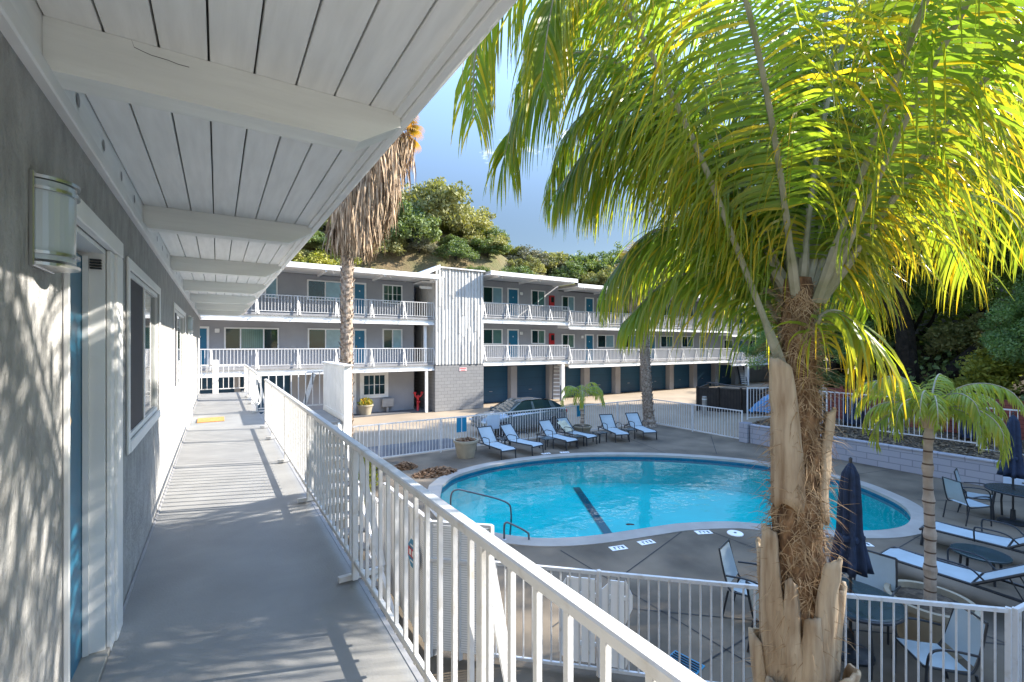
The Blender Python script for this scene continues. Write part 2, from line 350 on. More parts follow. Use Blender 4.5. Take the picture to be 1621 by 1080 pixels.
def rect_proj(lp, x0, x1, y0, y1):
    out = []
    for p in lp:
        d = p-pc; k = 1e9
        if d.x > 0: k = min(k, (x1-pc.x)/d.x)
        if d.x < 0: k = min(k, (x0-pc.x)/d.x)
        if d.y > 0: k = min(k, (y1-pc.y)/d.y)
        if d.y < 0: k = min(k, (y0-pc.y)/d.y)
        out.append(pc+d*k)
    # snap to corners
    for cx, cy in ((x0,y0),(x0,y1),(x1,y0),(x1,y1)):
        i = min(range(len(out)), key=lambda i: (out[i]-Vector((cx,cy))).length); out[i] = Vector((cx,cy))
    return out
DX0, DX1, DY0, DY1 = -.6, 18.6, -8, 16.0
rect = rect_proj(cop_o, DX0, DX1, DY0, DY1)
mb = MB(); ringm(mb, cop_o, ZD, rect, ZD); tag(mb.build('pool_deck', M['pool_deck']), kind='structure')
far = [Vector((p.x, p.y)) for p in rect_proj(cop_o, -260, 320, -260, 320)]
mb = MB(); ringm(mb, rect, ZD-.012, far, ZD-.012); tag(mb.build('ground', M['parking']), kind='structure')
mb = MB(); mb.quad((-.5,16.4,ZD-.008),(8.9,16.4,ZD-.008),(8.3,18.2,ZD-.008),(-.5,18.4,ZD-.008)); 
tag(mb.build('road', M['asphalt']), kind='structure')
# pool shell
pool = thing('swimming_pool', 'kidney shaped swimming pool with pale concrete coping', 'pool', (0,0,0))
mb = MB(); ringm(mb, loop, ZD+.022, cop_o, ZD+.018); ringm(mb, cop_o, ZD+.018, cop_o, ZD-.05); ringm(mb, loop, ZD+.022, loop, ZD-.05)
mb.build('coping', M['coping'], pool, fix=True)
mb = MB(); li = offset(loop, .01); ringm(mb, li, ZD-.05, li, ZD-.22); mb.build('waterline_tile', M['tileline'], pool)
def depth(p): return -3.3-.012*(p.x-4)
mb = MB(); i0 = 0
rings = []
for k, s_ in enumerate([1, .985, .9, .75, .5, .25, .02]):
    rings.append([pc+(p-pc)*s_ for p in loop])
ringm(mb, li, ZD-.22, rings[0], -3.1)
for a, b in zip(rings, rings[1:]):
    for i in range(len(a)):
        j = (i+1) % len(a); z = lambda p, r_: -3.1 if r_ is rings[0] else depth(p)
        mb.quad((a[i].x,a[i].y,z(a[i],a)),(b[i].x,b[i].y,z(b[i],b)),(b[j].x,b[j].y,z(b[j],b)),(a[j].x,a[j].y,z(a[j],a)))
mb.build('pool_basin', M['plaster'], pool)
mb = MB()
for k in range(12):
    a = Vector((10.5,12.3)).lerp(Vector((7.75,7.25)), k/12); b = Vector((10.5,12.3)).lerp(Vector((7.75,7.25)), (k+1)/12); n_ = (b-a).orthogonal().normalized()*.12
    mb.quad((*(a-n_),depth(a)+.03),(*(a+n_),depth(a)+.03),(*(b+n_),depth(b)+.03),(*(b-n_),depth(b)+.03))
mb.build('lane_stripe', M['lane'], pool)
mb = MB(); mb.poly([(p.x,p.y,-2.5) for p in (li if sum(a.x*b.y-b.x*a.y for a,b in zip(li,li[1:]+li[:1]))>0 else li[::-1])]); tag(mb.build('pool_water', M['water']), kind='structure')
# pool rails (grab rail left, steps)
for k, (x, y, hh, lab) in enumerate([(4.55,9.75,.64,'stainless grab rail bent over the left end of the pool'),(4.95,8.05,.36,'short stainless grab rail at the near left edge of the pool')]):
    ll = 1.25 if k == 0 else .45
    t = thing('grab_rail', lab, 'pool rail', (x,y,ZD), R(-25 if k == 0 else -35), 'stainless grab rails of the pool')
    MB().tube(catmull([(0,0,0),(0,0,hh*.8),(.10*ll,0,hh),(.3*ll,0,hh*.93),(1.0*ll,0,hh*.5),(1.12*ll,0,.05),(1.1*ll,0,-.5)], 30), .021, 8).build('rail_tube', M['railgrey'], t, smooth=True)
    MB().lathe([(.06,0),(.06,.015),(.03,.03)], 14).build('flange', M['metalgrey'], t)
# deck joints
mb = MB()
def joint(a, b):
    a = Vector(a); b = Vector(b); n_ = (b-a).orthogonal().normalized()*.012
    mb.quad((*(a-n_),ZD+.004),(*(a+n_),ZD+.004),(*(b+n_),ZD+.004),(*(b-n_),ZD+.004))
joint((5.62,7.05),(5.62,-4)); joint((4.0,5.2),(8.7,6.45)); joint((5.3,4.9),(10,.6)); joint((2.4,3.6),(12.5,3.55)); joint((8.9,6.1),(8.9,-3)); joint((12.2,3.6),(12.2,-4))
joint((4.5,12.6),(2.5,13.6)); joint((5.6,13.3),(4.9,15.8)); joint((16.1,6.4),(18.3,5.9)); joint((15.2,4.4),(18.2,2.2)); joint((15.4,10.2),(18.3,12.4)); joint((11,13.3),(11.6,15.8)); joint((14.9,3.9),(14.9,-4)); joint((4.2,9.7),(2.4,9.7)); joint((13.9,11.2),(15.4,15.8))
tag(mb.build('deck_joints', M['joint']), kind='structure')
# depth markers
for k, (x, y, rz) in enumerate([(6.64,6.52,-15),(7.31,6.40,-12),(8.73,6.09,-25),(10.89,4.01,-40),(10.17,13.62,-8),(10.87,13.4,-18)]):
    labs = ['white depth marker tile by the near pool edge, closest to the louvred boards','white depth marker tile by the near pool edge, second from the left','white depth marker tile beside the round skimmer lid','white depth marker tile behind the closed navy umbrella','white depth marker tile on the far pool edge, left one of two','white depth marker tile on the far pool edge, right one of two']
    t = thing('depth_marker', labs[k], 'depth marker', (x,y,ZD+.004), R(rz), 'depth markers set round the pool')
    MB().box(-.17,.17,-.09,.09,0,.005).build('tile', M['white'], t)
    m_ = MB()
    for q in (-.09, .0): m_.box(q,q+.02,-.05,.05,.0045,.008); m_.box(q,q+.06,.03,.045,.0045,.008)
    m_.box(.08,.12,-.05,.05,.0045,.008); m_.build('digits', M['lane'], t)
t = thing('skimmer_lid', 'round white skimmer lid in the deck near the chairs', 'lid', (9.24,5.69,ZD)); MB().lathe([(.16,0),(.16,.012),(.15,.02)], 24).build('lid', M['white'], t); MB().lathe([(.03,.02),(.03,.026)], 10).build('lift_hole', M['lane'], t)
t = thing('drain_grate', 'blue grey drain grate in the deck beneath the palm', 'grate', (4.86,3.7,ZD), R(10))
m_ = MB(); m_.box(-.22,.22,-.2,.2,0,.008); m_.build('plate', M['signblue'], t)
m_ = MB()
for q in range(9): m_.box(-.2+q*.046,-.185+q*.046,-.18,.18,.0085,.022)
m_.build('bars', M['frame'], t)

# ------------------------------------------------------------------ near building with walkway
near = thing('motel_wing', 'near grey stucco motel wing with upper walkway and white roof', 'building', (-.49,9,0))
def nb(mb, name, m, **k):
    o = mb.build(name, m, near, shift=(-.49,9,0), **k); return o
XW = -.49; YE = 18.15
openings = [(2.362,3.15,-.02,2.09),(3.84,5.66,.97,2.09),(7.5,9.9,.97,2.09),(11.05,11.98,-.02,2.09)]
mb = MB(); wall_grid(mb, 'X', XW, -3, YE, -.05, 2.46, openings, -.16)
mb.quad((XW,YE,-.05),(XW-4,YE,-.05),(XW-4,YE,2.9),(XW,YE,2.9)); nb(mb, 'wall', M['stucco'], fix=True)
mb = MB(); mb.box(-4.5,-.66,-3.2,YE-.02,-2.4,2.66); mb.box(-.66,-.5,-3,YE-.02,-2.4,-.3); o = nb(mb, 'lower_wall', M['stucco'])
# walkway slab and fascia beam
mb = MB(); mb.box(XW+.005,.81,-3,YE,-.10,0); nb(mb, 'walkway_floor', M['deckgrey'])
mb = MB()
mb.box(.802,.83,-3,YE,-.24,.003); mb.box(XW+.005,XW+.02,-3,YE,.001,.012)
nb(mb, 'walkway_seams', M['deckgrey2'])
mb = MB(); mb.box(-.49,.80,-3,YE,-.34,-.11); nb(mb, 'walkway_underside', M['white'])
# ledger trim, blocking with vent holes, soffit boards, beams, fascia
mb = MB(); mb.box(XW-.02,XW+.035,-3,YE+.1,2.44,2.50,bev=.006); nb(mb, 'wall_trim', M['white'])
mb = MB(); mb.box(XW-.03,XW+.012,-3,YE,2.50,2.675); nb(mb, 'blocking_board', M['soffit'])
for k in range(9):
    for q in range(4):
        yy = -.32+2.39*k+.45+q*.5; mb = MB()
        i = len(mb.v); n_ = 16
        for j in range(n_): an = 2*PI*j/n_; mb.v.append((XW+.0145, yy+.028*math.cos(an), 2.59+.028*math.sin(an)))
        mb.f.append(tuple(range(i, i+n_))); nb(mb, 'vent_hole', M['deckgrey2'])
mb = MB(); x_ = XW+.012
bw = [.15]*8
edges = [XW+.012]
for b_ in bw: edges.append(edges[-1]+b_)
for a_, b_ in zip(edges, edges[1:]):
    yb = -3.0
    mb.box(a_+.0035, b_-.0035, -3.2, YE+.5, 2.665+.0, 2.70, bev=.003)
nb(mb, 'soffit_boards', M['soffit'])
mb = MB(); mb.box(-5,.725,-3.3,YE+.6,2.702,2.78); nb(mb, 'roof_deck', M['groove'])
mb = MB(); mb.box(-5,.80,-3.4,YE+.7,2.782,2.86); nb(mb, 'roofing', M['deckgrey2'])
mb = MB(); mb.box(.715,.755,-3.4,YE+.6,2.635,2.79,bev=.005); mb.box(.757,.80,-3.4,YE+.6,2.685,2.80,bev=.005); mb.box(.712-.035,.713,-3.4,YE+.6,2.648,2.70); nb(mb, 'fascia', M['soffit'])
for k in range(8):
    y_ = 2.07-2.39+2.39*k
    prof = [(XW+.013,2.493),(.528,2.493),(.70,2.60),(.711,2.60),(.711,2.664),(XW+.013,2.664)]
    mb = MB(); mb.prism(prof, y_, y_+.13, lambda u, v, w: (u, w, v)); nb(mb, 'beam', M['beam'], fix=True)
mb = MB(); cp_ = [(-.253,2.663),(-.246,2.64),(-.225,2.634),(-.199,2.628),(-.15,2.626),(-.12,2.621),(-.088,2.621)]
for a_, b_ in zip(cp_, cp_[1:]): mb.quad((a_[0],2.0685,a_[1]-.0012),(b_[0],2.0685,b_[1]-.0012),(b_[0],2.0685,b_[1]+.0012),(a_[0],2.0685,a_[1]+.0012))
nb(mb, 'beam_crack', M['groove'])
# door 1 and door 2
def near_door(y0, y1, first):
    nw, fw = (.008,.27) if first else (.085,.085)
    mb = MB(); mb.box(XW-.13,XW-.085,y0+.002,y1-.025,.032,2.05,bev=.004); d = nb(mb, 'door', M['bluedoor'])
    mb = MB()
    for a_, b_ in ((y0-nw,y0),(y1,y1+fw*.35),(y1+fw*.35+.002,y1+fw)): mb.box(XW+.002,XW+(.022 if b_ < y1+fw else .034),a_,b_,-.0,2.09,bev=.004)
    mb.box(XW+.002,XW+.036,y0-nw-.002,y1+fw+.002,2.092,2.18,bev=.004)
    mb.box(XW-.165,XW+.001,y1-.022,y1-.002,.0,2.07); mb.box(XW-.165,XW+.001,y0+.001,y0+.005,.0,2.07); mb.box(XW-.165,XW+.001,y0+.003,y1-.003,2.068,2.088)
    mb.box(XW-.083,XW-.06,y1-.04,y1-.023,.031,2.05)
    nb(mb, 'door_frame', M['white'])
    mb = MB(); mb.box(XW-.16,XW+.02,y0,y1,.002,.03,bev=.004); nb(mb, 'threshold', M['coping'])
    if first:
        mb = MB()
        for q in range(4): mb.box(XW-.055,XW-.01,y1-.045,y1-.0235,1.985+q*.014,1.993+q*.014)
        nb(mb, 'hinge_closer', M['frame'])
        mb = MB(); mb.lathe([(.03,0),(.03,.015),(.012,.02),(.012,.05),(.028,.06),(.028,.085),(.01,.09)], 16); 
        mb.v = [(XW-.085+z, y0+.09+x, 1.30+y) for x, y, z in mb.v]; mb.box(XW-.084,XW-.078,y0+.05,y0+.13,1.10,1.24,bev=.002); nb(mb, 'door_knob', M['brass'])
        mb = MB(); mb.box(XW-.084,XW-.07,y0+.06,y0+.12,1.70,1.76,bev=.004); nb(mb, 'lock', M['frame'])
    else:
        mb = MB(); mb.box(XW-.084,XW-.03,y0+.06,y0+.12,.97,1.12,bev=.004); mb.box(XW-.03,XW-.015,y0+.06,y0+.2,1.0,1.02); nb(mb, 'door_handle', M['brass'])
near_door(2.362, 3.15, True); near_door(11.05, 11.98, False)
def near_window(y0, y1, z0, z1, split):
    mb = MB(); w = .07
    mb.box(XW+.002,XW+.016,y0-w,y0,z0-w,z1+w,bev=.004); mb.box(XW+.002,XW+.016,y1,y1+w,z0-w,z1+w,bev=.004)
    mb.box(XW+.002,XW+.016,y0,y1,z1,z1+w,bev=.004); mb.box(XW+.002,XW+.02,y0,y1,z0-w,z0,bev=.004)
    for a_, b_ in ((y0,y0+.035),(y1-.035,y1),(split-.03,split+.03)): mb.box(XW-.04,XW-.005,a_,b_,z0,z1)
    for a_, b_ in ((z0,z0+.035),(z1-.035,z1)): mb.box(XW-.038,XW-.003,y0+.035,y1-.035,a_,b_)
    f = nb(mb, 'window', M['white'])
    mb = MB(); mb.quad((XW-.014,y0+.03,z0+.03),(XW-.014,split-.03,z0+.03),(XW-.014,split-.03,z1-.03),(XW-.014,y0+.03,z1-.03)); s_ = mb.build('insect_screen', M['screen'], f)
    mb = MB(); mb.quad((XW-.024,split+.03,z0+.03),(XW-.024,y1-.03,z0+.03),(XW-.024,y1-.03,z1-.03),(XW-.024,split+.03,z1-.03)); g = mb.build('pane', M['glass'], f)
    for o in (s_, g): o.location = (.49,-9,0)
near_window(3.84, 5.66, .97, 2.09, 4.72); near_window(7.5, 9.9, .97, 2.09, 8.3)
# column at the walkway end
mb = MB(); mb.box(-.14,.02,17.98,18.12,.0,1.10,bev=.005); nb(mb, 'end_post', M['white'])
mb = MB()
for y_ in (3.2, 8.7, 14.0, 17.9): mb.box(.55,.67,y_-.06,y_+.06,-2.4,-.34)
nb(mb, 'walkway_posts', M['white'])
# wall lamp
t = thing('wall_lamp', 'half round white glass wall lamp with nickel bands beside the near door', 'wall lamp', (XW,2.1,1.85))
def halfcyl(z0, z1, r_, n=20):
    mb = MB(); i = 0
    for z in (z0, z1):
        for j in range(n+1):
            an = -PI/2+PI*j/n; mb.v.append((r_*math.cos(an)*.95, r_*1.02*math.sin(an), z))
    for j in range(n): mb.f.append((j, j+1, n+2+j, n+1+j))
    mb.f.append(tuple(range(n+1))); mb.f.append(tuple(range(2*n+1, n, -1))); mb.f.append((0,n+1,2*n+1,n)); return mb
halfcyl(.02,.27,.092).build('shade', M['lampglass'], t)
for z_ in (0, .036, .238, .272): halfcyl(z_, z_+.010, .103).build('band', M['lampmetal'], t)
MB().box(.0,.012,-.108,.108,-.005,.29,bev=.002).build('back_plate', M['lampmetal'], t)
# second lamp near the far door
t2 = copy_tree(t); t2.location = (XW,10.8,1.85); t2['label'] = 'small wall lamp by the farther door of the near wing'
t['group'] = t2['group'] = 'wall lamps of the near wing'
t = thing('doormat', 'orange brown coir doormat on the grey walkway', 'doormat', (-.12,11.68,.0)); mb = MB(); mb.box(-.24,.24,-.3,.3,.002,.022,bev=.006); mb.build('mat', M['mat'], t)

# ------------------------------------------------------------------ near walkway railing
def near_railing(y0, y1, posts, label, extra=True):
    XR = .775; t = thing('walkway_railing', label, 'railing', (XR,y0,0), 0, 'railings of the upper walkway')
    def P(mb, name, **k): return mb.build(name, M['whitemetal'], t, shift=(XR,y0,0), **k)
    P(MB().box(XR-.026,XR+.026,y0,y1,.912,.950,bev=.006), 'top_rail'); P(MB().box(XR-.013,XR+.013,y0,y1,.135,.168,bev=.004), 'bottom_rail')
    y = y0+.07
    while y < y1-.03:
        if all(abs(y-p) > .04 for p in posts): P(MB().box(XR-.0095,XR+.0095,y-.0095,y+.0095,.12,.913), 'baluster')
        y += .138
    for p in posts:
        P(MB().box(XR-.019,XR+.019,p-.019,p+.019,.03,.913,bev=.003), 'post')
        mb = MB(); mb.bar((.68,p+.05,.03),(.985,p+.05,.03),.034,.034); mb.bar((.975,p+.05,.05),(.80,p+.03,.89),.045,.014,up=(0,1,0)); mb.bar((.975,p+.05,.03),(.835,p+.0,-.09),.02)
        P(mb, 'bracket')
near_railing(-1.2, 10.0, [-.42,1.40,3.17,5.03,6.9,8.72,9.96], 'long near white steel railing beside the grey walkway')
near_railing(12.3, 18.0, [12.34,14.2,16.05,17.95], 'short white railing past the stair gap at the far end of the walkway')
t = thing('walkway_railing', 'low white end railing across the walkway beside a thick post', 'railing', (.15,18.05,0), 0, 'railings of the upper walkway')
mb = MB(); mb.box(-.62,.62,-.025,.025,.91,.95); mb.build('top_rail', M['whitemetal'], t); mb = MB(); mb.box(-.62,.62,-.015,.015,.13,.16); mb.build('bottom_rail', M['whitemetal'], t)
for q in range(9): MB().box(-.6+q*.15,-.58+q*.15,-.01,.01,.13,.92).build('baluster', M['whitemetal'], t)
# stair landing, its railing and white parapet
t = thing('stair_landing', 'grey stair landing with white fascia off the walkway gap', 'landing', (1.5,11,0))
def L(mb, name, m): return mb.build(name, m, t, shift=(1.5,11,0))
L(MB().box(.832,2.2,10.05,12.15,-.06,-.002), 'landing_floor', M['deckgrey']); L(MB().box(.834,2.198,10.04,12.14,-.32,-.062), 'landing_fascia', M['white'])
mb = MB()
for q in range(13):
    mb.box(.9,2.1,10.04-(q+1)*.27,10.04-q*.27,-.19*(q+1)-.04,-.19*(q+1))
L(mb, 'stair_treads', M['deckgrey']); mb = MB(); mb.prism([(10.04,-.02),(10.04,-.32),(6.6,-2.38),(6.35,-2.38),(6.35,-2.3)], .85, .895, lambda u,v,w: (w,u,v)); mb.prism([(10.04,-.02),(10.04,-.32),(6.6,-2.38),(6.35,-2.38),(6.35,-2.3)], 2.105, 2.15, lambda u,v,w: (w,u,v)); L(mb, 'stringers', M['white'])
t = thing('parapet_wall', 'white boarded parapet wall standing at the outer edge of the stair landing', 'wall', (2.3,11,0))
mb = MB(); mb.box(2.215,2.36,9.95,12.2,-2.4,1.15,bev=.008); mb.build('panel', M['white'], t, shift=(2.3,11,0))
mb = MB(); mb.box(2.19,2.385,9.9,12.25,1.152,1.185,bev=.006); mb.box(2.20,2.214,10.0,12.0,.05,.13); 
for q in range(12): mb.box(2.209,2.2145,10.1+q*.17,10.11+q*.17,.14,1.14)
mb.build('cap_and_battens', M['white'], t, shift=(2.3,11,0))
t = thing('walkway_railing', 'white cross railing on the far side of the stair landing', 'railing', (1.5,12.2,0), 0, 'railings of the upper walkway')
mb = MB(); mb.box(-.70,.70,-.025,.025,.91,.95); mb.build('top_rail', M['whitemetal'], t); mb = MB(); mb.box(-.70,.70,-.015,.015,.10,.13); mb.build('bottom_rail', M['whitemetal'], t)
for q in range(9): MB().box(-.66+q*.16,-.64+q*.16,-.01,.01,.10,.92).build('baluster', M['whitemetal'], t)
mb = MB(); mb.bar((.28,0,.12),(.5,0,.9),.09,.02,up=(0,1,0)); mb.build('brace', M['whitemetal'], t)

# ------------------------------------------------------------------ pool fences
def fence(pts, label, z0, z1, spacing=.115, every=2.4, name='pool_fence', pr=.02):
    a0 = Vector(pts[0]); t = thing(name, label, 'fence', (a0.x,a0.y,z0), 0, 'white steel pool fences')
    sh = (a0.x, a0.y, z0)
    for a, b in zip(pts, pts[1:]):
        a = Vector(a); b = Vector(b); L_ = (b-a).length; d = (b-a)/L_
        mb = MB(); mb.bar((*a,z1-.02),(*b,z1-.02),.04,.04); mb.build('top_rail', M['whitemetal'], t, shift=sh)
        mb = MB(); mb.bar((*a,z0+.09),(*b,z0+.09),.03,.035); mb.build('bottom_rail', M['whitemetal'], t, shift=sh)
        mb = MB(); n_ = int(L_/spacing)
        for k in range(1, n_):
            p = a+d*(k*L_/n_); mb.bar((*p,z0+.09),(*p,z1-.03),.016,.016)
        mb.build('balusters', M['whitemetal'], t, shift=sh)
        m_ = max(1, round(L_/every))
        for k in range(m_+1):
            p = a+d*(k*L_/m_); mb = MB(); mb.bar((*p,z0),(*p,z1-.002+.012),.045,.045); mb.build('post', M['whitemetal'], t, shift=sh)
    return t
fence([(2.37,15.85),(2.37,5.56),(6.9,1.26)], 'near white fence turning the corner behind the shaggy palm trunk', ZD, -1.13)
fence([(6.95,1.22),(14.0,.2)], 'white fence panel leading away at the right edge', ZD, -1.13)
fence([(2.42,15.9),(18.45,15.9)], 'far white fence behind the row of sun loungers', ZD, -1.13, spacing=.125)
fence([(18.5,15.85),(18.35,11.0)], 'white fence between the tall dark palm and the low block wall', ZD, -1.13, spacing=.13)
fence([(18.75,11.0),(19.9,10.6),(19.9,4.3)], 'white fence on the planted bank above the block wall', -1.55, -.2, spacing=.14, every=2.1)
fence([(19.95,4.25),(20.1,-6)], 'lower stepped white fence on the bank behind the navy umbrella', -1.72, -.32, spacing=.16)
# privacy mesh screens by the fence corner
t = thing('mesh_screen', 'tall white louvred mesh screen with a security sign behind the near railing', 'screen', (2.30,5.5,ZD))
def S(mb, name, m=None): return mb.build(name, m or M['lattice'], t, shift=(2.30,5.5,ZD))
S(MB().box(2.30,2.325,5.6,7.5,ZD+.08,-.69), 'side_mesh'); 
e0, e1 = Vector((2.34,5.55)), Vector((2.88,5.04))
mb = MB(); n_ = (e1-e0).orthogonal().normalized()*.02
mb.prism([(*(e0-n_),),(*(e1-n_),),(*(e1+n_),),(*(e0+n_),)], ZD+.1, -.72, lambda u,v,w: (u,v,w)); S(mb, 'front_mesh')
mb = MB()
for p in ((2.31,7.5),(2.31,6.5),(2.31,5.56),(2.9,5.02),(2.6,5.3)): mb.bar((*p,ZD),(*p,-.67),.05,.05)
mb.bar((2.31,7.5,-.68),(2.31,5.56,-.68),.05,.04); mb.bar((2.31,5.56,-.68),(2.9,5.02,-.68),.05,.04); mb.bar((2.29,5.56,-1.15),(2.92,4.99,-1.15),.05,.04)
S(mb, 'screen_frame', M['whitemetal'])
mb = MB()
for k in range(9): mb.box(2.275,2.298,5.72+k*.2,5.745+k*.2,ZD+.1,-.72)
S(mb, 'battens', M['white'])
t = thing('security_sign', 'octagonal blue and white security sign with a red band on the mesh screen', 'sign', (2.262,6.05,-1.27))
t.scale = (1,1.45,1.25)
oct_ = lambda r_: [(r_*math.cos(PI/8+k*PI/4), r_*math.sin(PI/8+k*PI/4)) for k in range(8)]
mb = MB(); mb.prism(oct_(.16), 0, .006, lambda u,v,w: (-w,u,v*1.15)); mb.build('plate', M['white'], t)
mb = MB(); mb.prism(oct_(.145), .0065, .008, lambda u,v,w: (-w,u,v*1.15)); mb.build('field', M['signblue'], t)
mb = MB(); mb.box(-.0105,-.0085,-.13,.13,-.05,.05); mb.build('band', M['red'], t)
mb = MB(); 
for z_ in (-.09,.085): mb.box(-.0105,-.0085,-.07,.07,z_-.008,z_+.008)
for k in range(3): mb.box(-.0125,-.0107,-.09+k*.07,-.05+k*.07,-.03,.03)
mb.build('lettering', M['white'], t)
# zigzag louvre boards behind the near fence
def boards(x0, y0, n, zig, label):
    dx, dy = .72, -.69; t = thing('louvre_boards', label, 'screen', (x0,y0,ZD), 0, 'white boards behind the near fence')
    w = .088; off = Vector((.69,.72))*.05
    for k in range(n):
        u0, u1 = k*w, k*w+w-.005; a, b = zig(k)
        for z0_, z1_, l0, l1, r0, r1 in a:
            mb = MB(); mb.prism([(u0,l0),(u1,r0),(u1,r1),(u0,l1)], 0, .018, lambda u,v,ww: (off.x+u*dx+ww*.69+(.012*(k%2)), off.y+u*dy+ww*.72, v))
            mb.build('board', M['boardwhite'], t)
    for z_ in (.35, .95):
        mb = MB(); mb.bar((off.x+.02,off.y+.03,z_),(off.x+.02+n*w*dx,off.y+.03+n*w*dy,z_),.02,.05); mb.build('batten', M['white'], t)
def zA(k):
    if k == 0: return [(0,0,.24,1.0,.14,1.14)], None
    if k == 5: return [(0,0,.14,1.14,.24,1.04)], None
    return [(0,0,.14,1.16,.14,1.16)], None
def zB(k):
    if k == 0: return [(0,0,.20,1.05,.12,1.14)], None
    if k == 3: return [(0,0,.65,1.18,.85,1.0),(0,0,.12,.63,.32,.45)], None
    return [(0,0,.12,1.16,.12,1.16)], None
boards(3.50, 4.43, 6, zA, 'wider set of white boards with clipped corners behind the fence')
boards(3.88, 4.07, 4, zB, 'narrower set of white boards with a zigzag right edge behind the fence')
# signs on the far fence
for k, (x, w_, z0_, z1_, mm, lab) in enumerate([(7.62,.42,-1.72,-1.17,'signblue','teal sign on the far fence above the beige pot of dead leaves'),(13.55,.45,-1.62,-1.12,'signblue','teal sign on the far fence beside the small potted palm'),(8.95,.55,-1.75,-1.19,'signpale','pale blue sign on the far fence behind the leftmost lounger')]):
    t = thing('fence_sign', lab, 'sign', (x,15.86,ZD), 0, 'signs hung on the far fence')
    MB().box(0,w_,-.03,-.022,z0_-ZD,z1_-ZD,bev=.002).build('sign_panel', M[mm], t)
    mb = MB(); 
    if mm == 'signblue': mb.box(w_*.47,w_*.53,-.034,-.0305,z0_-ZD,z1_-ZD); mb.box(.0,w_,-.034,-.0305,z1_-ZD+.0,z1_-ZD+.02)
    else: mb.box(0,w_,-.034,-.0305,z1_-ZD,z1_-ZD+.02)
    mb.build('sign_edge', M['white'], t)

# low block wall and planting bed
t = thing('block_wall', 'long low white painted block wall at the edge of the pool deck', 'wall', (18.3,3,ZD))
mb = MB(); mb.box(18.25,18.45,-9,10.6,ZD,-1.70); mb.build('blocks', M['slumpblock'], t, shift=(18.3,3,ZD))
mb = MB(); mb.box(18.22,18.48,-9,10.6,-1.698,-1.64,bev=.01); mb.build('cap', M['slumpblock'], t, shift=(18.3,3,ZD))
mb = MB(); mb.box(18.12,18.52,10.65,11.0,ZD,-1.60,bev=.01); mb.build('end_pier', M['slumpblock'], t, shift=(18.3,3,ZD))
# bank behind the wall
def bankz(x, y): 
    return -1.72+.05*(x-18.5)+max(0, x-24)*.30+.25*mnoise.noise(Vector((x*.3,y*.3,0)))*(x > 21)
mb = MB(); xs = [18.46,19,19.6,20.3,21,22,23,24,25,26.5,28,30,33,37,42,48,55,63,75,90,120]; ys = list(np.linspace(-60,11.0,60))
idx = {}
for i, x in enumerate(xs):
    for j, y in enumerate(ys): idx[i,j] = len(mb.v); mb.v.append((x,y,bankz(x,y)))
for i in range(len(xs)-1):
    for j in range(len(ys)-1): mb.f.append((idx[i,j],idx[i+1,j],idx[i+1,j+1],idx[i,j+1]))
for i in range(len(xs)-1):
    mb.quad((xs[i],11.0,ZD-.1),(xs[i+1],11.0,ZD-.1),(xs[i+1],11.0,bankz(xs[i+1],11.0)),(xs[i],11.0,bankz(xs[i],11.0)))
tag(mb.build('bank', M['soil'], smooth=True), kind='structure')
# leaf litter on the bank
def litter(name, n, fn, m, size=(.03,.07), seed=3):
    r_ = random.Random(seed); mb = MB()
    for _ in range(n):
        x, y, z = fn(r_); s_ = r_.uniform(*size); a = r_.uniform(0, 2*PI); u = Vector((math.cos(a), math.sin(a), r_.uniform(-.5,.5)))*s_; v = Vector((-math.sin(a), math.cos(a), r_.uniform(-.6,.6)))*s_*.5; p = Vector((x,y,z))
        mb.quad(p-u, p-v, p+u, p+v)
    return mb
o = litter('leaf_litter', 9000, lambda r_: (lambda x, y: (x, y, bankz(x,y)+r_.uniform(.0,.06)))(r_.uniform(18.5,21.8), r_.uniform(-4,10.9)), None).build('leaf_litter', mat('bank litter', (.10,.075,.045), .9, col2=(.28,.20,.12), vscale=25)); tag(o, 'dry brown leaf litter covering the bed behind the low wall', 'leaf litter', kind='stuff')
for k, (x, y, rx, ry, lab) in enumerate([(5.12,14.5,.42,.3,'smaller pile of dead leaves near the fence corner'),(5.7,13.35,.75,.42,'larger pile of dead leaves beside the pool coping')]):
    def fn(r_, x=x, y=y, rx=rx, ry=ry):
        a = r_.uniform(0,2*PI); q = math.sqrt(r_.random()); return (q*rx*math.cos(a), q*ry*math.sin(a), .01+r_.uniform(0,.2)*(1-q*q))
    t = litter('p', 1100, fn, None, (.03,.07), 11+k).build('leaf_pile', M['deadleaf']); t.location = (x,y,ZD); tag(t, lab, 'leaf pile', 'piles of dead leaves on the deck')

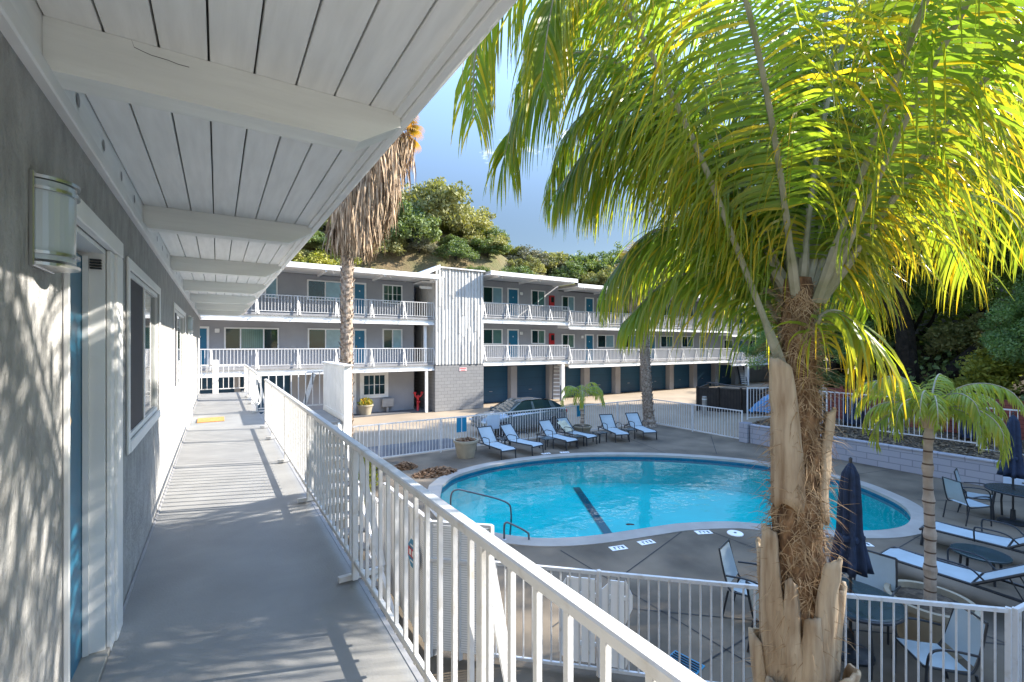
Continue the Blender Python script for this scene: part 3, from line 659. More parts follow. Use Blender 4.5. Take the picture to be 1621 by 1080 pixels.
# ------------------------------------------------------------------ far building
YS, YW = 25.7, 27.1
farb = thing('motel_block', 'long three storey grey motel block with blue doors and white railings', 'building', (10.9,25.6,ZD))
SH = (10.9,25.6,ZD)
def fb(mb, name, m, parent=None, **k):
    o = mb.build(name, m, parent or farb, shift=SH, **k)
    return o
wr = random.Random(31)
def fwindow(x0, x1, z0, z1, kind='glassblind', panes=2, grid=False, y=YW):
    if kind == 'glassblind' and wr.random() < .4: kind = wr.choice(['glasspale','glassgreen','glassgreen'])
    mb = MB(); w = .07
    mb.box(x0,x0+w,y-.07,y+.02,z0,z1); mb.box(x1-w,x1,y-.07,y+.02,z0,z1); mb.box(x0+w,x1-w,y-.068,y+.02,z1-w,z1); mb.box(x0+w,x1-w,y-.068,y+.02,z0,z0+w)
    us = [x0+w+(x1-x0-2*w)*k/panes for k in range(panes+1)] if panes != 3 else [x0+w, x0+w+.26*(x1-x0), x1-w-.26*(x1-x0), x1-w]
    for u in us[1:-1]: mb.box(u-.03,u+.03,y-.05,y+.02,z0+w,z1-w)
    if grid:
        zm = (z0+z1)/2; mb.box(x0+w,x1-w,y-.04,y-.028,zm-.012,zm+.012)
        for a_, b_ in zip(us, us[1:]): mb.box((a_+b_)/2-.012,(a_+b_)/2+.012,y-.0405,y-.0285,z0+w,z1-w)
    f = fb(mb, 'window', M['white'])
    for i, (a_, b_) in enumerate(zip(us, us[1:])):
        mm = kind if (panes == 3 and i == 1) or (panes == 2 and i == 1) or panes == 1 else 'glass'
        o = MB().quad((a_,y-.018,z0+w),(b_,y-.018,z0+w),(b_,y-.018,z1-w),(a_,y-.018,z1-w)).build('pane', M[mm], f, shift=SH)
def fdoor(x0, x1, zf, zt, y=YW):
    mb = MB(); w = .1
    mb.box(x0,x0+w,y-.05,y+.02,zf,zt); mb.box(x1-w,x1,y-.05,y+.02,zf,zt); mb.box(x0+w,x1-w,y-.048,y+.02,zt-w,zt)
    d = fb(mb, 'door_frame', M['white'])
    d = MB().box(x0+w,x1-w,y-.02,y+.02,zf,zt-w).build('door', M['bluedoor'], farb, shift=SH)
    MB().box(x0+w+.06,x0+w+.11,y-.06,y-.021,zf+.95,zf+1.05).build('handle', M['brass'], d, shift=SH)
    MB().box((x0+x1)/2-.03,(x0+x1)/2+.03,y-.024,y-.0205,zf+1.45,zf+1.53).build('room_number', M['white'], d, shift=SH)
def vol(x0, x1, top): return MB().box(x0,x1,YW,36,ZD,top)
fb(MB().box(-8,10.15,YW,36,.3,5.42), 'wall', M['stucco2']); fb(MB().box(4.2,10.15,YW+.0,36,ZD,.299), 'wall', M['stucco2'])
fb(MB().box(10.15,14.3,29.2,36,ZD,5.6), 'wall', M['stucco2'])
fb(MB().box(14.3,21.4,YW,36,.36,5.95), 'wall', M['stucco2']); fb(MB().box(21.4,41.0,YW,36,.05,5.6), 'wall', M['stucco2']); fb(MB().box(41.0,58,YW,36,-.3,5.2), 'wall', M['stucco2'])
fb(MB().box(-8,4.2,28.0,36,ZD,.299), 'garage_wall', M['stucco2']); fb(MB().box(14.3,58,28.0,36,ZD,.049), 'garage_wall', M['stucco2'])
# garage doors and piers
def garages(lst, ztop):
    for a_, b_ in lst:
        g_ = fb(MB().box(a_,b_,27.6,27.66,ZD+.02,ztop), 'garage_door', M['garage']); MB().box((a_+b_)/2-.12,(a_+b_)/2+.12,27.57,27.599,ZD+.75,ZD+.79).build('handle', M['metalgrey'], g_, shift=SH)
def piers(lst, ztop):
    for a_, b_ in lst: fb(MB().box(a_,b_,27.15,27.95,ZD,ztop), 'garage_pier', M['stucco2'])
garages([(-3.5,.72),(.98,3.3)], .28); piers([(.72,.98),(3.3,4.2)], .28)
garages([(14.5,17.25),(17.75,20.6)], .10); piers([(14.3,14.5),(17.25,17.75),(20.6,22.1)], .10)
gd = []; x_ = 22.1
for w_ in (1.9,2.8,2.8,2.8,2.8,2.8,2.8): gd.append((x_, x_+w_)); x_ += w_+.55
garages(gd, -.12); piers([(b_, b_+.55) for a_, b_ in gd], -.12)
# slabs (floor, white edge band) per section: x0, x1, floors, roof top
secs = [(-8,10.9,(.5,3.2),5.66), (14.25,21.3,(.68,3.42),6.2), (21.3,41.2,(.36,3.15),5.9), (41.2,58,(.0,2.8),5.5)]
for si, (x0, x1, fl, rt) in enumerate(secs):
    for zf in fl:
        fb(MB().box(x0,x1,YS,YW,zf-.11,zf), 'gallery_floor', M['deckgrey2'])
        mb = MB(); mb.box(x0,x1,YS+.10,YW,zf-.33,zf-.112); mb.box(x0,x1,YS-.03,YS+.09,zf-.43,zf-.32); fb(mb, 'gallery_edge', M['white'])
    mb = MB(); ov = 24.75
    mb.box(x0,x1,ov,ov+.05,rt-.26,rt,bev=.01); mb.box(x0,x1,ov+.052,YW+.01,rt-.22,rt-.17); fb(mb, 'roof_fascia', M['white'])
    fb(MB().box(x0,x1,ov+.055,36.4,rt-.16,rt-.01), 'roof', M['coping'])
    x_ = x0+.6
    while x_ < min(x1, 40): fb(MB().box(x_,x_+.1,ov+.06,YW-.01,rt-.34,rt-.222), 'rafter', M['white']); x_ += 3
    mb = MB(); x_ = x0+1.1
    while x_ < x1 and x_ < 36: fb(MB().lathe([(.03,0),(.07,-.02),(.06,-.1),(.02,-.12)], 10, (x_,ov+.4,rt-.24)), 'eave_light', M['white']); x_ += 3
# railings of the galleries, each run a thing
def gallery_rail(x0, x1, zf, label):
    t = thing('gallery_railing', label, 'railing', (x0,YS+.03,zf), 0, 'white railings of the far motel block')
    L_ = x1-x0
    MB().box(0,L_,-.025,.025,.87,.91).build('top_rail', M['whitemetal'], t); MB().box(0,L_,-.015,.015,.07,.10).build('bottom_rail', M['whitemetal'], t)
    mb = MB(); n_ = int(L_/.145)
    for k in range(n_+1): mb.box(k*L_/n_-.012,k*L_/n_+.012,-.012,.012,.07,.87)
    mb.build('balusters', M['whitemetal'], t)
    n_ = max(1, round(L_/1.75))
    for k in range(n_+1):
        x_ = k*L_/n_; mb = MB(); mb.box(x_-.03,x_+.03,-.03,.03,-.1,.88); mb.bar((x_,-.02,.86),(x_+.1,-.22,-.08),.06,.03); mb.bar((x_+.1,-.24,-.08),(x_+.1,.05,-.08),.03); mb.build('post', M['whitemetal'], t)
nm = [('left section','second floor','third floor'),('section right of the slatted tower','second floor','third floor'),('stepped down middle section','second floor','third floor'),('farthest right section','second floor','third floor')]
for (x0, x1, fl, rt), (a_, b_, c_) in zip(secs, nm):
    for zf, fn_ in zip(fl, (b_, c_)): gallery_rail(max(x0,-4), x1-.03, zf, f'white gallery railing on the {fn_} of the {a_}')
# left section openings
fwindow(2.05,2.66,4.03,5.15,'glassblind',1); fwindow(4.09,5.95,4.03,5.15,'glasspale'); fdoor(6.51,7.26,3.2,5.18); fwindow(8.21,9.41,4.05,5.18,'glass',2,True)
fdoor(-1.1,-.35,.5,2.50); fwindow(.27,2.72,1.35,2.48,'glassblind',3); fwindow(4.12,5.95,1.35,2.50,'glassblind'); fdoor(6.51,7.26,.5,2.52); fwindow(8.21,9.41,1.35,2.55,'glassblind')
fwindow(7.05,8.4,-1.36,-.12,'glass',2,True,y=YW)
mb = MB(); mb.box(6.9,8.55,YW-.05,YW+.01,-1.5,-1.36); mb.box(6.9,8.55,YW-.05,YW+.01,-.12,.0); mb.box(6.9,7.05,YW-.05,YW+.01,-1.36,-.12); mb.box(8.4,8.55,YW-.05,YW+.01,-1.36,-.12); fb(mb, 'window_trim', M['white'])
fb(MB().box(6.45,6.68,YW-.08,YW+.01,ZD,.0), 'door_casing', M['white'])
# right section 1
for zf, wt in ((3.42,5.53),(.68,2.68)):
    fwindow(14.94,16.5,zf+.95,wt,'glasspale' if zf > 3 else 'glassblind'); fdoor(16.9,17.85,zf,wt+.02); fwindow(18.91,20.14,zf+.98,wt,'glassblind')
for zf, wt in ((3.15,5.27),(.36,2.4)):
    fwindow(21.7,22.92,zf+1.0,wt,'glassblind'); fdoor(24.0,24.9,zf,wt+.02); fwindow(25.25,27.1,zf+1.0,wt,'glassblind'); fwindow(28.05,29.8,zf+1.0,wt,'glasspale')
    fdoor(31.2,32.1,zf,wt+.02); fwindow(32.7,34.4,zf+1.0,wt,'glassblind'); fwindow(35.6,37.3,zf+1.0,wt,'glassblind'); fdoor(38.2,39.1,zf,wt+.02)
for zf, wt in ((2.8,4.9),(.0,2.1)):
    fwindow(42,43.6,zf+1.0,wt); fdoor(44.5,45.4,zf,wt+.02); fwindow(46.4,47.8,zf+1.0,wt); fwindow(50,51.6,zf+1,wt)
# small wall lights by doors
for k, (x_, z_) in enumerate([(-.02,2.3),(18.05,2.42),(18.05,5.2),(23.7,2.2)]):
    fb(MB().box(x_-.1,x_+.1,YW-.12,YW-.001,z_-.1,z_+.1,bev=.02), 'door_light', M['white'])
# columns
mb = MB(); mb.box(10.35,10.5,YS,YS+.15,ZD,.05); fb(mb, 'column', M['white']); mb = MB(); mb.box(10.35,10.5,YS+.2,YS+.35,.5,2.75); fb(mb, 'column', M['white'])
fb(MB().box(20.6,20.85,YS,YS+.25,ZD,.23), 'column', M['white']); fb(MB().box(43.8,44.1,YS,YS+.3,ZD,-.45), 'column', M['white'])
mb = MB(); mb.box(10.15,11.0,YS,29.2,5.3,5.38); mb.box(10.15,11.0,YS+.3,YS+.45,4.95,5.1); fb(mb, 'lobby_ceiling', M['white'])
fb(MB().box(10.15,14.3,YS+.2,29.2,3.0,3.19), 'lobby_floor', M['deckgrey2']); fb(MB().box(10.15,14.3,YS+.2,29.2,.3,.49), 'lobby_floor', M['deckgrey2'])
mb = MB(); mb.prism([(9.6,5.40),(10.9,6.02),(10.9,6.26),(9.6,5.66)], 24.8, 27.5, lambda u,v,w: (u,w,v)); fb(mb, 'sloped_roof', M['white'], fix=True)
# tower: block base, white slats
fb(MB().box(10.92,14.2,25.6,29.0,ZD,.42), 'tower_base', M['block'])
fb(MB().box(10.98,14.14,25.68,29.0,.42,6.18), 'tower_core', M['deckgrey2'])
r_ = random.Random(5); mb = MB(); n_ = 30; w_ = 3.28/n_
for k in range(n_):
    z = .40
    while z < 6.2:
        l_ = r_.uniform(1.1,2.4); z2 = min(6.2, z+l_); d_ = r_.choice((.0,.0,.03)); mb.box(10.92+k*w_+.006,10.92+(k+1)*w_-.006,25.56-d_+(k%2)*.05,25.679,z+.004,z2-.004); z = z2
z = .4
for k in range(3):
    mb.box(10.90,10.975,25.75+k*1.0,26.7+k*1.0,.42,6.15); mb.box(14.145,14.21,25.75+k*1.0,26.7+k*1.0,.42,6.15)
fb(mb, 'tower_slats', M['slat'])
fb(MB().box(10.86,14.26,25.46,29.1,6.2,6.27,bev=.01), 'tower_cap', M['white'])
# small pink sign on tower base, extinguisher cabinets, stairs
t = thing('wall_sign', 'small pale red sign on the grey block base of the tower', 'sign', (12.75,25.6,.1)); MB().box(-.25,.25,-.02,-.002,-.12,.1,bev=.003).build('sign_panel', mat('pale pink sign', (.7,.5,.5), .5), t)
mb = MB(); mb.box(-.2,.2,-.024,-.021,.02,.06); mb.box(-.15,.15,-.024,-.021,-.08,-.04); mb.build('lettering', M['red'], t)
for z_, lab in ((4.4,'red extinguisher cabinet on the third floor wall of the far block'),(1.62,'red extinguisher cabinet on the second floor wall of the far block')):
    t = thing('extinguisher_cabinet', lab, 'fire cabinet', (20.7,YW,z_), 0, 'red extinguisher cabinets')
    MB().box(-.2,.2,-.2,-.002,0,.82,bev=.02).build('box', M['red'], t); MB().box(-.13,.13,-.206,-.202,.3,.7).build('window', M['glass'], t)
for x_, zt, lab in ((20.0,.2,'open white stair treads between the garages and the middle section'),(43.2,-.45,'distant open stair treads at the far right section')):
    t = thing('open_stair', lab, 'stairs', (x_,25.75,ZD), R(-40), 'open stairs of the far block'); mb = MB(); mb2 = MB(); n_ = 9
    for k in range(n_):
        mb.box(-.1-.0,.35,k*.14,k*.14+.22,.2+k*(zt-ZD-.2)/n_,.26+k*(zt-ZD-.2)/n_)
    mb.build('treads', M['white'], t); mb2.bar((-.15,.1,.15),(-.15,1.3,zt-ZD),.05,.2); mb2.bar((.4,.1,.15),(.4,1.3,zt-ZD),.05,.2); mb2.build('stringers', M['frame'], t)

# red standpipe, flower pot, vent box
t = thing('standpipe', 'red twin outlet fire standpipe by the dark stair lobby', 'standpipe', (10.1,26.3,ZD))
MB().lathe([(.12,0),(.12,.03),(.07,.05),(.07,.75),(.10,.8),(.10,.95),(.05,1.0)], 16).build('pipe', M['red'], t, smooth=True)
for s_ in (-1,1):
    MB().tube([(0,0,.85),(s_*.18,-.05,.95),(s_*.22,-.1,1.1)], .055, 10).build('outlet', M['red'], t); MB().lathe([(.09,0),(.09,.08),(.04,.1)], 12, (s_*.22,-.1,1.1)).build('cap', M['red'], t)
MB().tube([(-.1,-.1,.6),(.1,-.1,.6)], .05, 10).build('valve', M['red'], t)
def pot(loc, r1, r0, h, label, name='flower_pot', group=None):
    t = thing(name, label, 'pot', loc, 0, group)
    MB().lathe([(r0,0),(r0*1.02,.02),((r0+r1)/2*1.03,h*.55),(r1*.97,h*.86),(r1*1.06,h*.87),(r1*1.06,h),(r1*.93,h),(r1*.9,h*.86)], 32, cap=False).build('bowl', M['terracotta'], t, smooth=False)
    MB().lathe([(.01,h*.9),(r1*.5,h*.91),(r1*.91,h*.87)], 24, cap=False).build('soil', M['soil'], t); return t
pot((7.05,26.5,ZD), .42, .28, .62, 'beige pot planted with yellow flowers below the small window', group='planter pots')
def leafball(n, rx, rz, size, seed, zc=0, shell=.35, asp=.55, clumps=None):
    """numpy leaf cloud: returns verts, faces"""
    g = np.random.default_rng(seed)
    if clumps is None:
        d = g.normal(size=(n,3)); d /= np.linalg.norm(d,axis=1)[:,None]; q = (1-shell*g.random(n)**1.3)[:,None]; c = d*q*np.array([rx,rx,rz]); c[:,2] += zc
    else:
        cl, cr = clumps; k = g.integers(0,len(cl),n); d = g.normal(size=(n,3)); d /= np.linalg.norm(d,axis=1)[:,None]
        c = cl[k]+d*(cr[k]*g.random(n)**.45)[:,None]*np.array([1,1,.75])
    u = g.normal(size=(n,3)); u /= np.linalg.norm(u,axis=1)[:,None]; w = g.normal(size=(n,3)); w -= (w*u).sum(1)[:,None]*u; w /= np.linalg.norm(w,axis=1)[:,None]
    s_ = (size*(.6+.8*g.random(n)))[:,None]; u *= s_; w *= s_*asp
    v = np.stack([c-u,c-w,c+u,c+w],1).reshape(-1,3); return v
def leafobj(name, v, m, parent=None, loc=(0,0,0)):
    nq = len(v)//4; me = bpy.data.meshes.new(name); me.vertices.add(len(v)); me.vertices.foreach_set('co', v.astype(np.float32).ravel())
    me.loops.add(nq*4); me.loops.foreach_set('vertex_index', np.arange(nq*4, dtype=np.int32)); me.polygons.add(nq)
    me.polygons.foreach_set('loop_start', np.arange(0,nq*4,4,dtype=np.int32)); me.update(calc_edges=True); me.materials.append(m)
    o = bpy.data.objects.new(name, me); COL.objects.link(o); o.location = loc
    if parent: o.parent = parent
    return o
t = thing('flowering_plant', 'yellow flowering plant growing in the pot by the grey wall', 'plant', (7.05,26.5,ZD+.56))
leafobj('foliage', leafball(500,.42,.3,.06,4,.15,.9), M['shrub2'], t); leafobj('flowers', leafball(160,.36,.26,.045,5,.22,.6), M['flower'], t)
t = thing('vent_box', 'low grey utility box against the grey wall near the standpipe', 'utility box', (8.45,26.9,ZD)); MB().box(-.35,.35,-.15,.15,.35,.85,bev=.02).build('box', M['metalgrey'], t); MB().tube([(0,0,0),(0,0,.4)], .1, 10).build('pipe', M['metalgrey'], t)
mb = MB(); mb.box(-2,10.9,26.0,28,ZD-.01,ZD+.05); tag(mb.build('pavement', M['asphalt']), kind='structure')

# ------------------------------------------------------------------ furniture
def make_lounger(label, back=48, group='sun loungers by the pool'):
    t = thing('sun_lounger', label, 'sun lounger', (0,0,0), 0, group); F, SL = M['frame'], M['sling']; w = .30
    # local: foot at y=0, head at +y ; seat height .36, hinge at y=1.2
    h = .36; ca, sa = math.cos(R(back)), math.sin(R(back)); top = (1.2+.72*ca, h+.72*sa)
    mb = MB()
    for s_ in (-1,1): mb.tube([(s_*w,.0,h-.05),(s_*w,.06,h),(s_*w,1.2,h),(s_*w,1.85,h-.02)], .023, 8)
    mb.tube([(-w,.0,h-.05),(w,.0,h-.05)], .023, 8); mb.tube([(-w,1.85,h-.02),(w,1.85,h-.02)], .016, 8); mb.tube([(-w,1.2,h),(w,1.2,h)], .014, 8); mb.build('frame', F, t)
    mb = MB()
    for s_ in (-1,1): mb.tube([(s_*w,1.2,h),(s_*w,top[0],top[1])], .023, 8)
    mb.tube([(-w,top[0],top[1]),(w,top[0],top[1])], .023, 8); mb.tube([(-.2,1.2+.45*ca,h+.45*sa),(-.2,1.72,h-.03)], .01, 6); mb.tube([(.2,1.2+.45*ca,h+.45*sa),(.2,1.72,h-.03)], .01, 6); mb.build('back_frame', F, t)
    for x in (-1,1):
        for y in (.05,1.75): MB().tube([(x*w,y,h-.03),(x*w*1.02,y+(.03 if y > 1 else -.03),0)], .023, 8).build('leg', F, t)
    for s_ in (-1,1): MB().tube(catmull([(s_*(w+.02),.78,h-.02),(s_*(w+.03),.78,h+.22),(s_*(w+.03),.86,h+.26),(s_*(w+.03),1.18,h+.25),(s_*(w+.01),1.34,h+.12)], 16), .014, 7).build('armrest', F, t)
    mb = MB(); n_ = 10
    for k in range(n_):
        y0, y1 = .01+1.18*k/n_, .01+1.18*(k+1)/n_; f = lambda y: h+.018-.022*math.sin(PI*min(1,y/1.18)) - (.06*max(0,(.1-y)/.1)**2)
        mb.box(-w+.012,w-.012,y0,y1,0,0) if False else mb.poly([(-w+.005,y0,f(y0)),(w-.005,y0,f(y0)),(w-.005,y1,f(y1)),(-w+.005,y1,f(y1))])
    mb.build('seat_sling', SL, t)
    mb = MB()
    for k in range(8):
        q0, q1 = .02+.70*k/8, .02+.70*(k+1)/8; g_ = lambda q: (1.2+q*ca+.018*sa, h+q*sa+.02*ca-.02*math.sin(PI*q/.72)*0)
        a_, b_ = g_(q0), g_(q1); mb.poly([(-w+.005,*a_),(w-.005,*a_),(w-.005,*b_),(-w+.005,*b_)])
    mb.build('back_sling', SL, t); return t
lg = make_lounger('pale blue sun lounger nearest the beige pot of dead leaves')
spots = [(8.57,13.62,2),(9.86,13.66,14),(11.43,13.6,4),(12.57,13.75,8),(14.0,13.5,-20),(15.32,13.2,-20)]
labs = ['pale blue sun lounger nearest the beige pot of dead leaves','second sun lounger from the left, beside the parked car','third sun lounger from the left, in front of the car','fourth sun lounger, with a towel, left of the small potted palm','fifth sun lounger, right of the small potted palm','sixth sun lounger, at the foot of the dark fan palm']
for k, (x, y, a) in enumerate(spots):
    o = lg if k == 0 else copy_tree(lg); o.location = (x,y,ZD); o.rotation_euler = (0,0,R(a)); o['label'] = labs[k]; o['group'] = 'sun loungers by the pool'
o = make_lounger('near right sun lounger with its foot towards the pool', 35); o.location = (9.95,3.35,ZD); o.rotation_euler = (0,0,R(180)); 
o2 = copy_tree(o); o2.location = (12.15,3.4,ZD); o2.rotation_euler = (0,0,R(183)); o2['label'] = 'farther right sun lounger beyond the small round table'
# towel on lounger 4
t = thing('towel', 'crumpled cream towel on the lounger left of the potted palm', 'towel', (12.2,15.0,ZD+.62), R(8)); mb = MB(); n_ = 10
for i in range(n_):
    for j in range(n_):
        f = lambda a, b: ((a-.5)*.5,(b-.5)*.5,.06*mnoise.noise(Vector((a*4,b*4,1)))+.35*(b-.5))
        mb.quad(f(i/n_,j/n_),f((i+1)/n_,j/n_),f((i+1)/n_,(j+1)/n_),f(i/n_,(j+1)/n_))
mb.build('cloth', mat('cream towel', (.5,.48,.36), .9), t, smooth=True)
def side_table(label):
    t = thing('side_table', label, 'side table', (0,0,0), 0, 'small dark side tables between loungers')
    MB().box(-.23,.23,-.23,.23,.38,.41,bev=.008).build('table_top', M['tabletop'], t)
    for x in (-.19,.19):
        for y in (-.19,.19): MB().box(x-.015,x+.015,y-.015,y+.015,0,.379).build('leg', M['frame'], t)
    return t
st = side_table('small dark side table between the second and third loungers')
for k, (x, y, lab) in enumerate([(10.7,14.3,'small dark side table between the second and third loungers'),(11.98,14.0,'small dark side table between the third and fourth loungers'),(13.25,14.05,'small dark side table left of the fifth lounger'),(14.75,13.9,'small dark side table between the last two loungers'),(9.25,15.1,'small dark side table behind the first two loungers')]):
    o = st if k == 0 else copy_tree(st); o.location = (x,y,ZD); o['label'] = lab
t = thing('side_table', 'round dark low table between the two right hand loungers', 'side table', (11.05,2.35,ZD))
MB().lathe([(.36,.40),(.38,.405),(.38,.43),(.36,.435)], 28).build('table_top', M['tabletop'], t)
for k in range(4): a = PI/4+k*PI/2; MB().tube([(.28*math.cos(a),.28*math.sin(a),.4),(.31*math.cos(a),.31*math.sin(a),0)], .02, 7).build('leg', M['frame'], t)
def make_chair(label):
    t = thing('patio_chair', label, 'patio chair', (0,0,0), 0, 'dark framed patio chairs'); F, SL = M['frame'], M['sling']; w = .27
    # faces -y ; seat .42, back top .93
    for s_ in (-1,1):
        MB().tube(catmull([(s_*w,-.26,0),(s_*w,-.25,.42),(s_*(w+.03),-.22,.62),(s_*(w+.03),-.05,.66),(s_*(w+.02),.24,.62)], 20), .014, 7).build('arm_and_leg', F, t)
        MB().tube([(s_*w,.30,0),(s_*w,.22,.40)], .015, 7).build('leg', F, t)
    mb = MB()
    for s_ in (-1,1): mb.tube(catmull([(s_*(w-.02),-.27,.43),(s_*(w-.02),.05,.40),(s_*(w-.02),.20,.41),(s_*(w-.03),.28,.6),(s_*(w-.05),.36,.95)], 20), .014, 7)
    mb.tube([(-w+.02,-.27,.43),(w-.02,-.27,.43)], .013, 7); mb.tube([(-w+.05,.36,.95),(w-.05,.36,.95)], .013, 7); mb.build('frame', F, t)
    mb = MB(); mb.poly([(-w+.03,-.26,.44),(w-.03,-.26,.44),(w-.03,-.02,.418),(-w+.03,-.02,.418)]); mb.poly([(-w+.03,-.02,.418),(w-.03,-.02,.418),(w-.03,.17,.418),(-w+.03,.17,.418)]); mb.build('seat_sling', SL, t)
    mb = MB(); mb.poly([(-w+.04,.225,.47),(w-.04,.225,.47),(w-.04,.272,.62),(-w+.04,.272,.62)]); mb.poly([(-w+.04,.272,.62),(w-.04,.272,.62),(w-.06,.352,.93),(-w+.06,.352,.93)]); mb.build('back_sling', SL, t); return t
ch = make_chair('x')
def face(x, y, tx, ty): return math.atan2(ty-y, tx-x)+PI/2
T1 = (6.92,2.68); T2 = (15.2,2.6)
for k, (x, y, tx, ty, lab) in enumerate([(6.62,3.85,6.95,2.68,'patio chair left of the shaggy palm trunk facing the table'),(7.78,2.78,6.9,2.7,'patio chair right of the near table beneath the closed umbrella'),(6.98,1.86,6.45,2.35,'patio chair seen through the near fence with its empty seat'),(6.0,3.05,6.9,2.7,'patio chair half hidden behind the shaggy palm trunk'),(14.3,3.25,15.3,2.6,'patio chair standing alone in profile near the block wall'),(15.2,3.3,15.35,2.3,'patio chair pulled up to the farther glass table at the right edge'),(14.9,1.5,15.35,2.3,'patio chair near side of the farther table at the right edge')]):
    o = ch if k == 0 else copy_tree(ch); o.location = (x,y,ZD); o.rotation_euler = (0,0,face(x,y,tx,ty)); o['label'] = lab
def make_table(loc, label):
    t = thing('patio_table', label, 'patio table', loc, 0, 'round dark patio tables')
    MB().lathe([(.52,.70),(.55,.705),(.55,.735),(.52,.74)], 36).build('table_top', M['tabletop'], t)
    MB().lathe([(.56,.69),(.57,.70),(.57,.72),(.56,.73)], 36).build('rim', M['frame'], t)
    for k in range(4): a = PI/4+k*PI/2; MB().tube([(.45*math.cos(a),.45*math.sin(a),.7),(.5*math.cos(a),.5*math.sin(a),.35),(.48*math.cos(a),.48*math.sin(a),0)], .02, 7).build('leg', M['frame'], t)
make_table((6.92,2.68,ZD), 'round dark patio table beneath the near closed umbrella'); make_table((15.2,2.6,ZD), 'round patio table at the right edge beneath the farther umbrella')
def umbrella(loc, label, seed, top=2.42):
    t = thing('closed_umbrella', label, 'umbrella', loc, R(seed*40), 'closed navy umbrellas'); ph = seed*1.3
    MB().tube([(0,0,.05),(0,0,top-.02)], .02, 10).build('pole', M['frame'], t)
    MB().lathe([(.26,0),(.26,.03),(.22,.06),(.05,.08),(.04,.3),(.025,.3)], 28).build('base', M['frame'], t)
    def fold(a, q): return 1+.30*q**.5*math.sin(8*a+ph+2.5*q)+.10*math.sin(3*a+ph+5*q)
    prof = [(.02,top+.02),(.05,top-.03),(.085,top-.12),(.10,top-.3),(.115,top-.6),(.12,top-.85),(.145,top-1.05),(.175,top-1.25),(.19,top-1.36),(.12,top-1.30)]
    MB().lathe(prof, 72, fn=fold, cap=False).build('canopy', M['navy'], t, smooth=True)
    MB().lathe([(.0,top+.1),(.02,top+.08),(.02,top+.0)], 10, cap=False).build('finial', M['frame'], t)
    MB().lathe([(.14,top-.98),(.15,top-.96),(.15,top-.92),(.13,top-.9)], 40, fn=lambda a,q: 1+.12*math.sin(8*a+ph)).build('tie_strap', M['navy'], t)
umbrella((6.92,2.68,ZD), 'closed navy umbrella standing behind the shaggy palm trunk', 1, 2.45); umbrella((15.08,2.68,ZD), 'closed navy umbrella at the right edge of the view', 2, 2.4)
t = thing('access_panel', 'pale square access panel leaning at the foot of the block wall', 'panel', (18.12,3.0,ZD)); MB().box(-.03,.02,-.4,.4,.02,.4,bev=.005).build('panel', M['signpale'], t); MB().box(-.04,-.031,-.05,.05,.3,.33).build('handle', M['frame'], t)

pot((7.46,14.75,ZD), .42, .30, .62, 'beige pot holding dead leaves beside the first lounger', group='planter pots')
t = litter('p', 260, lambda r_: (r_.uniform(-.3,.3), r_.uniform(-.3,.3), r_.uniform(0,.1)), None, (.04,.08), 3).build('dead_plant', M['deadleaf']); t.location = (7.46,14.75,ZD+.55); tag(t, 'heap of withered brown leaves filling the pot by the far fence', 'dead plant')
pot((13.35,15.25,ZD), .40, .25, .5, 'shallow beige pot under the small palm by the far fence', group='planter pots')
pot((8.07,2.2,ZD), .46, .34, .60, 'large beige pot under the slim palm behind the near fence', group='planter pots')

# car
t = thing('parked_car', 'silver grey hatchback car parked behind the far fence', 'car', (11.9,18.0,ZD), R(180))
# front is +x locally; length 4.6
st_ = [(-2.3,.35,.75,.95,.55,.62),(-2.2,.28,.80,1.0,.72,.78),(-1.6,.25,.85,1.02,.82,.86),(-.6,.22,.85,1.0,.86,.88),(.6,.22,.82,.98,.87,.88),(1.3,.24,.78,.95,.85,.86),(1.9,.28,.70,.86,.80,.80),(2.2,.32,.60,.74,.66,.66),(2.3,.36,.55,.62,.45,.5)]
mb = MB(); nr = 10
for (x,zl,zb,zt,wl,wb) in st_:
    mb.v += [(x,-wl,zl),(x,-wb,(zl+zb)/2),(x,-wb*.99,zb),(x,-wb*.88,zt-.02),(x,-wb*.4,zt+.015),(x,wb*.4,zt+.015),(x,wb*.88,zt-.02),(x,wb*.99,zb),(x,wb,(zl+zb)/2),(x,wl,zl)]
for k in range(len(st_)-1):
    for j in range(nr): j2 = (j+1) % nr; mb.f.append((k*nr+j,k*nr+j2,(k+1)*nr+j2,(k+1)*nr+j))
mb.f.append(tuple(range(nr-1,-1,-1))); mb.f.append(tuple(range((len(st_)-1)*nr,len(st_)*nr))); body = mb.build('body', M['carpaint'], t, smooth=True, fix=True)
cs = [(-2.15,.98,.70,1.0),(-1.5,.98,.62,1.36),(-.9,.98,.60,1.45),(.1,.97,.60,1.44),(.35,.97,.62,1.38),(1.15,.95,.74,.97)]
mb = MB()
for (x,z0_,w_,z1_) in cs: mb.v += [(x,-.80,z0_-.03),(x,-w_,z1_),(x,-w_*.4,z1_+.02*(z1_>1.1)),(x,w_*.4,z1_+.02*(z1_>1.1)),(x,w_,z1_),(x,.80,z0_-.03)]
for k in range(len(cs)-1):
    for j in range(6): j2 = (j+1) % 6; mb.f.append((k*6+j,k*6+j2,(k+1)*6+j2,(k+1)*6+j))
mb.build('glasshouse', M['carglass'], t, fix=True)
mb = MB()
for a_, b_ in zip(cs[1:4], cs[2:5]):
    mb.quad((a_[0],-a_[2]-.01,a_[3]+.008),(b_[0],-b_[2]-.01,b_[3]+.008),(b_[0],b_[2]+.01,b_[3]+.035),(a_[0],a_[2]+.01,a_[3]+.035))
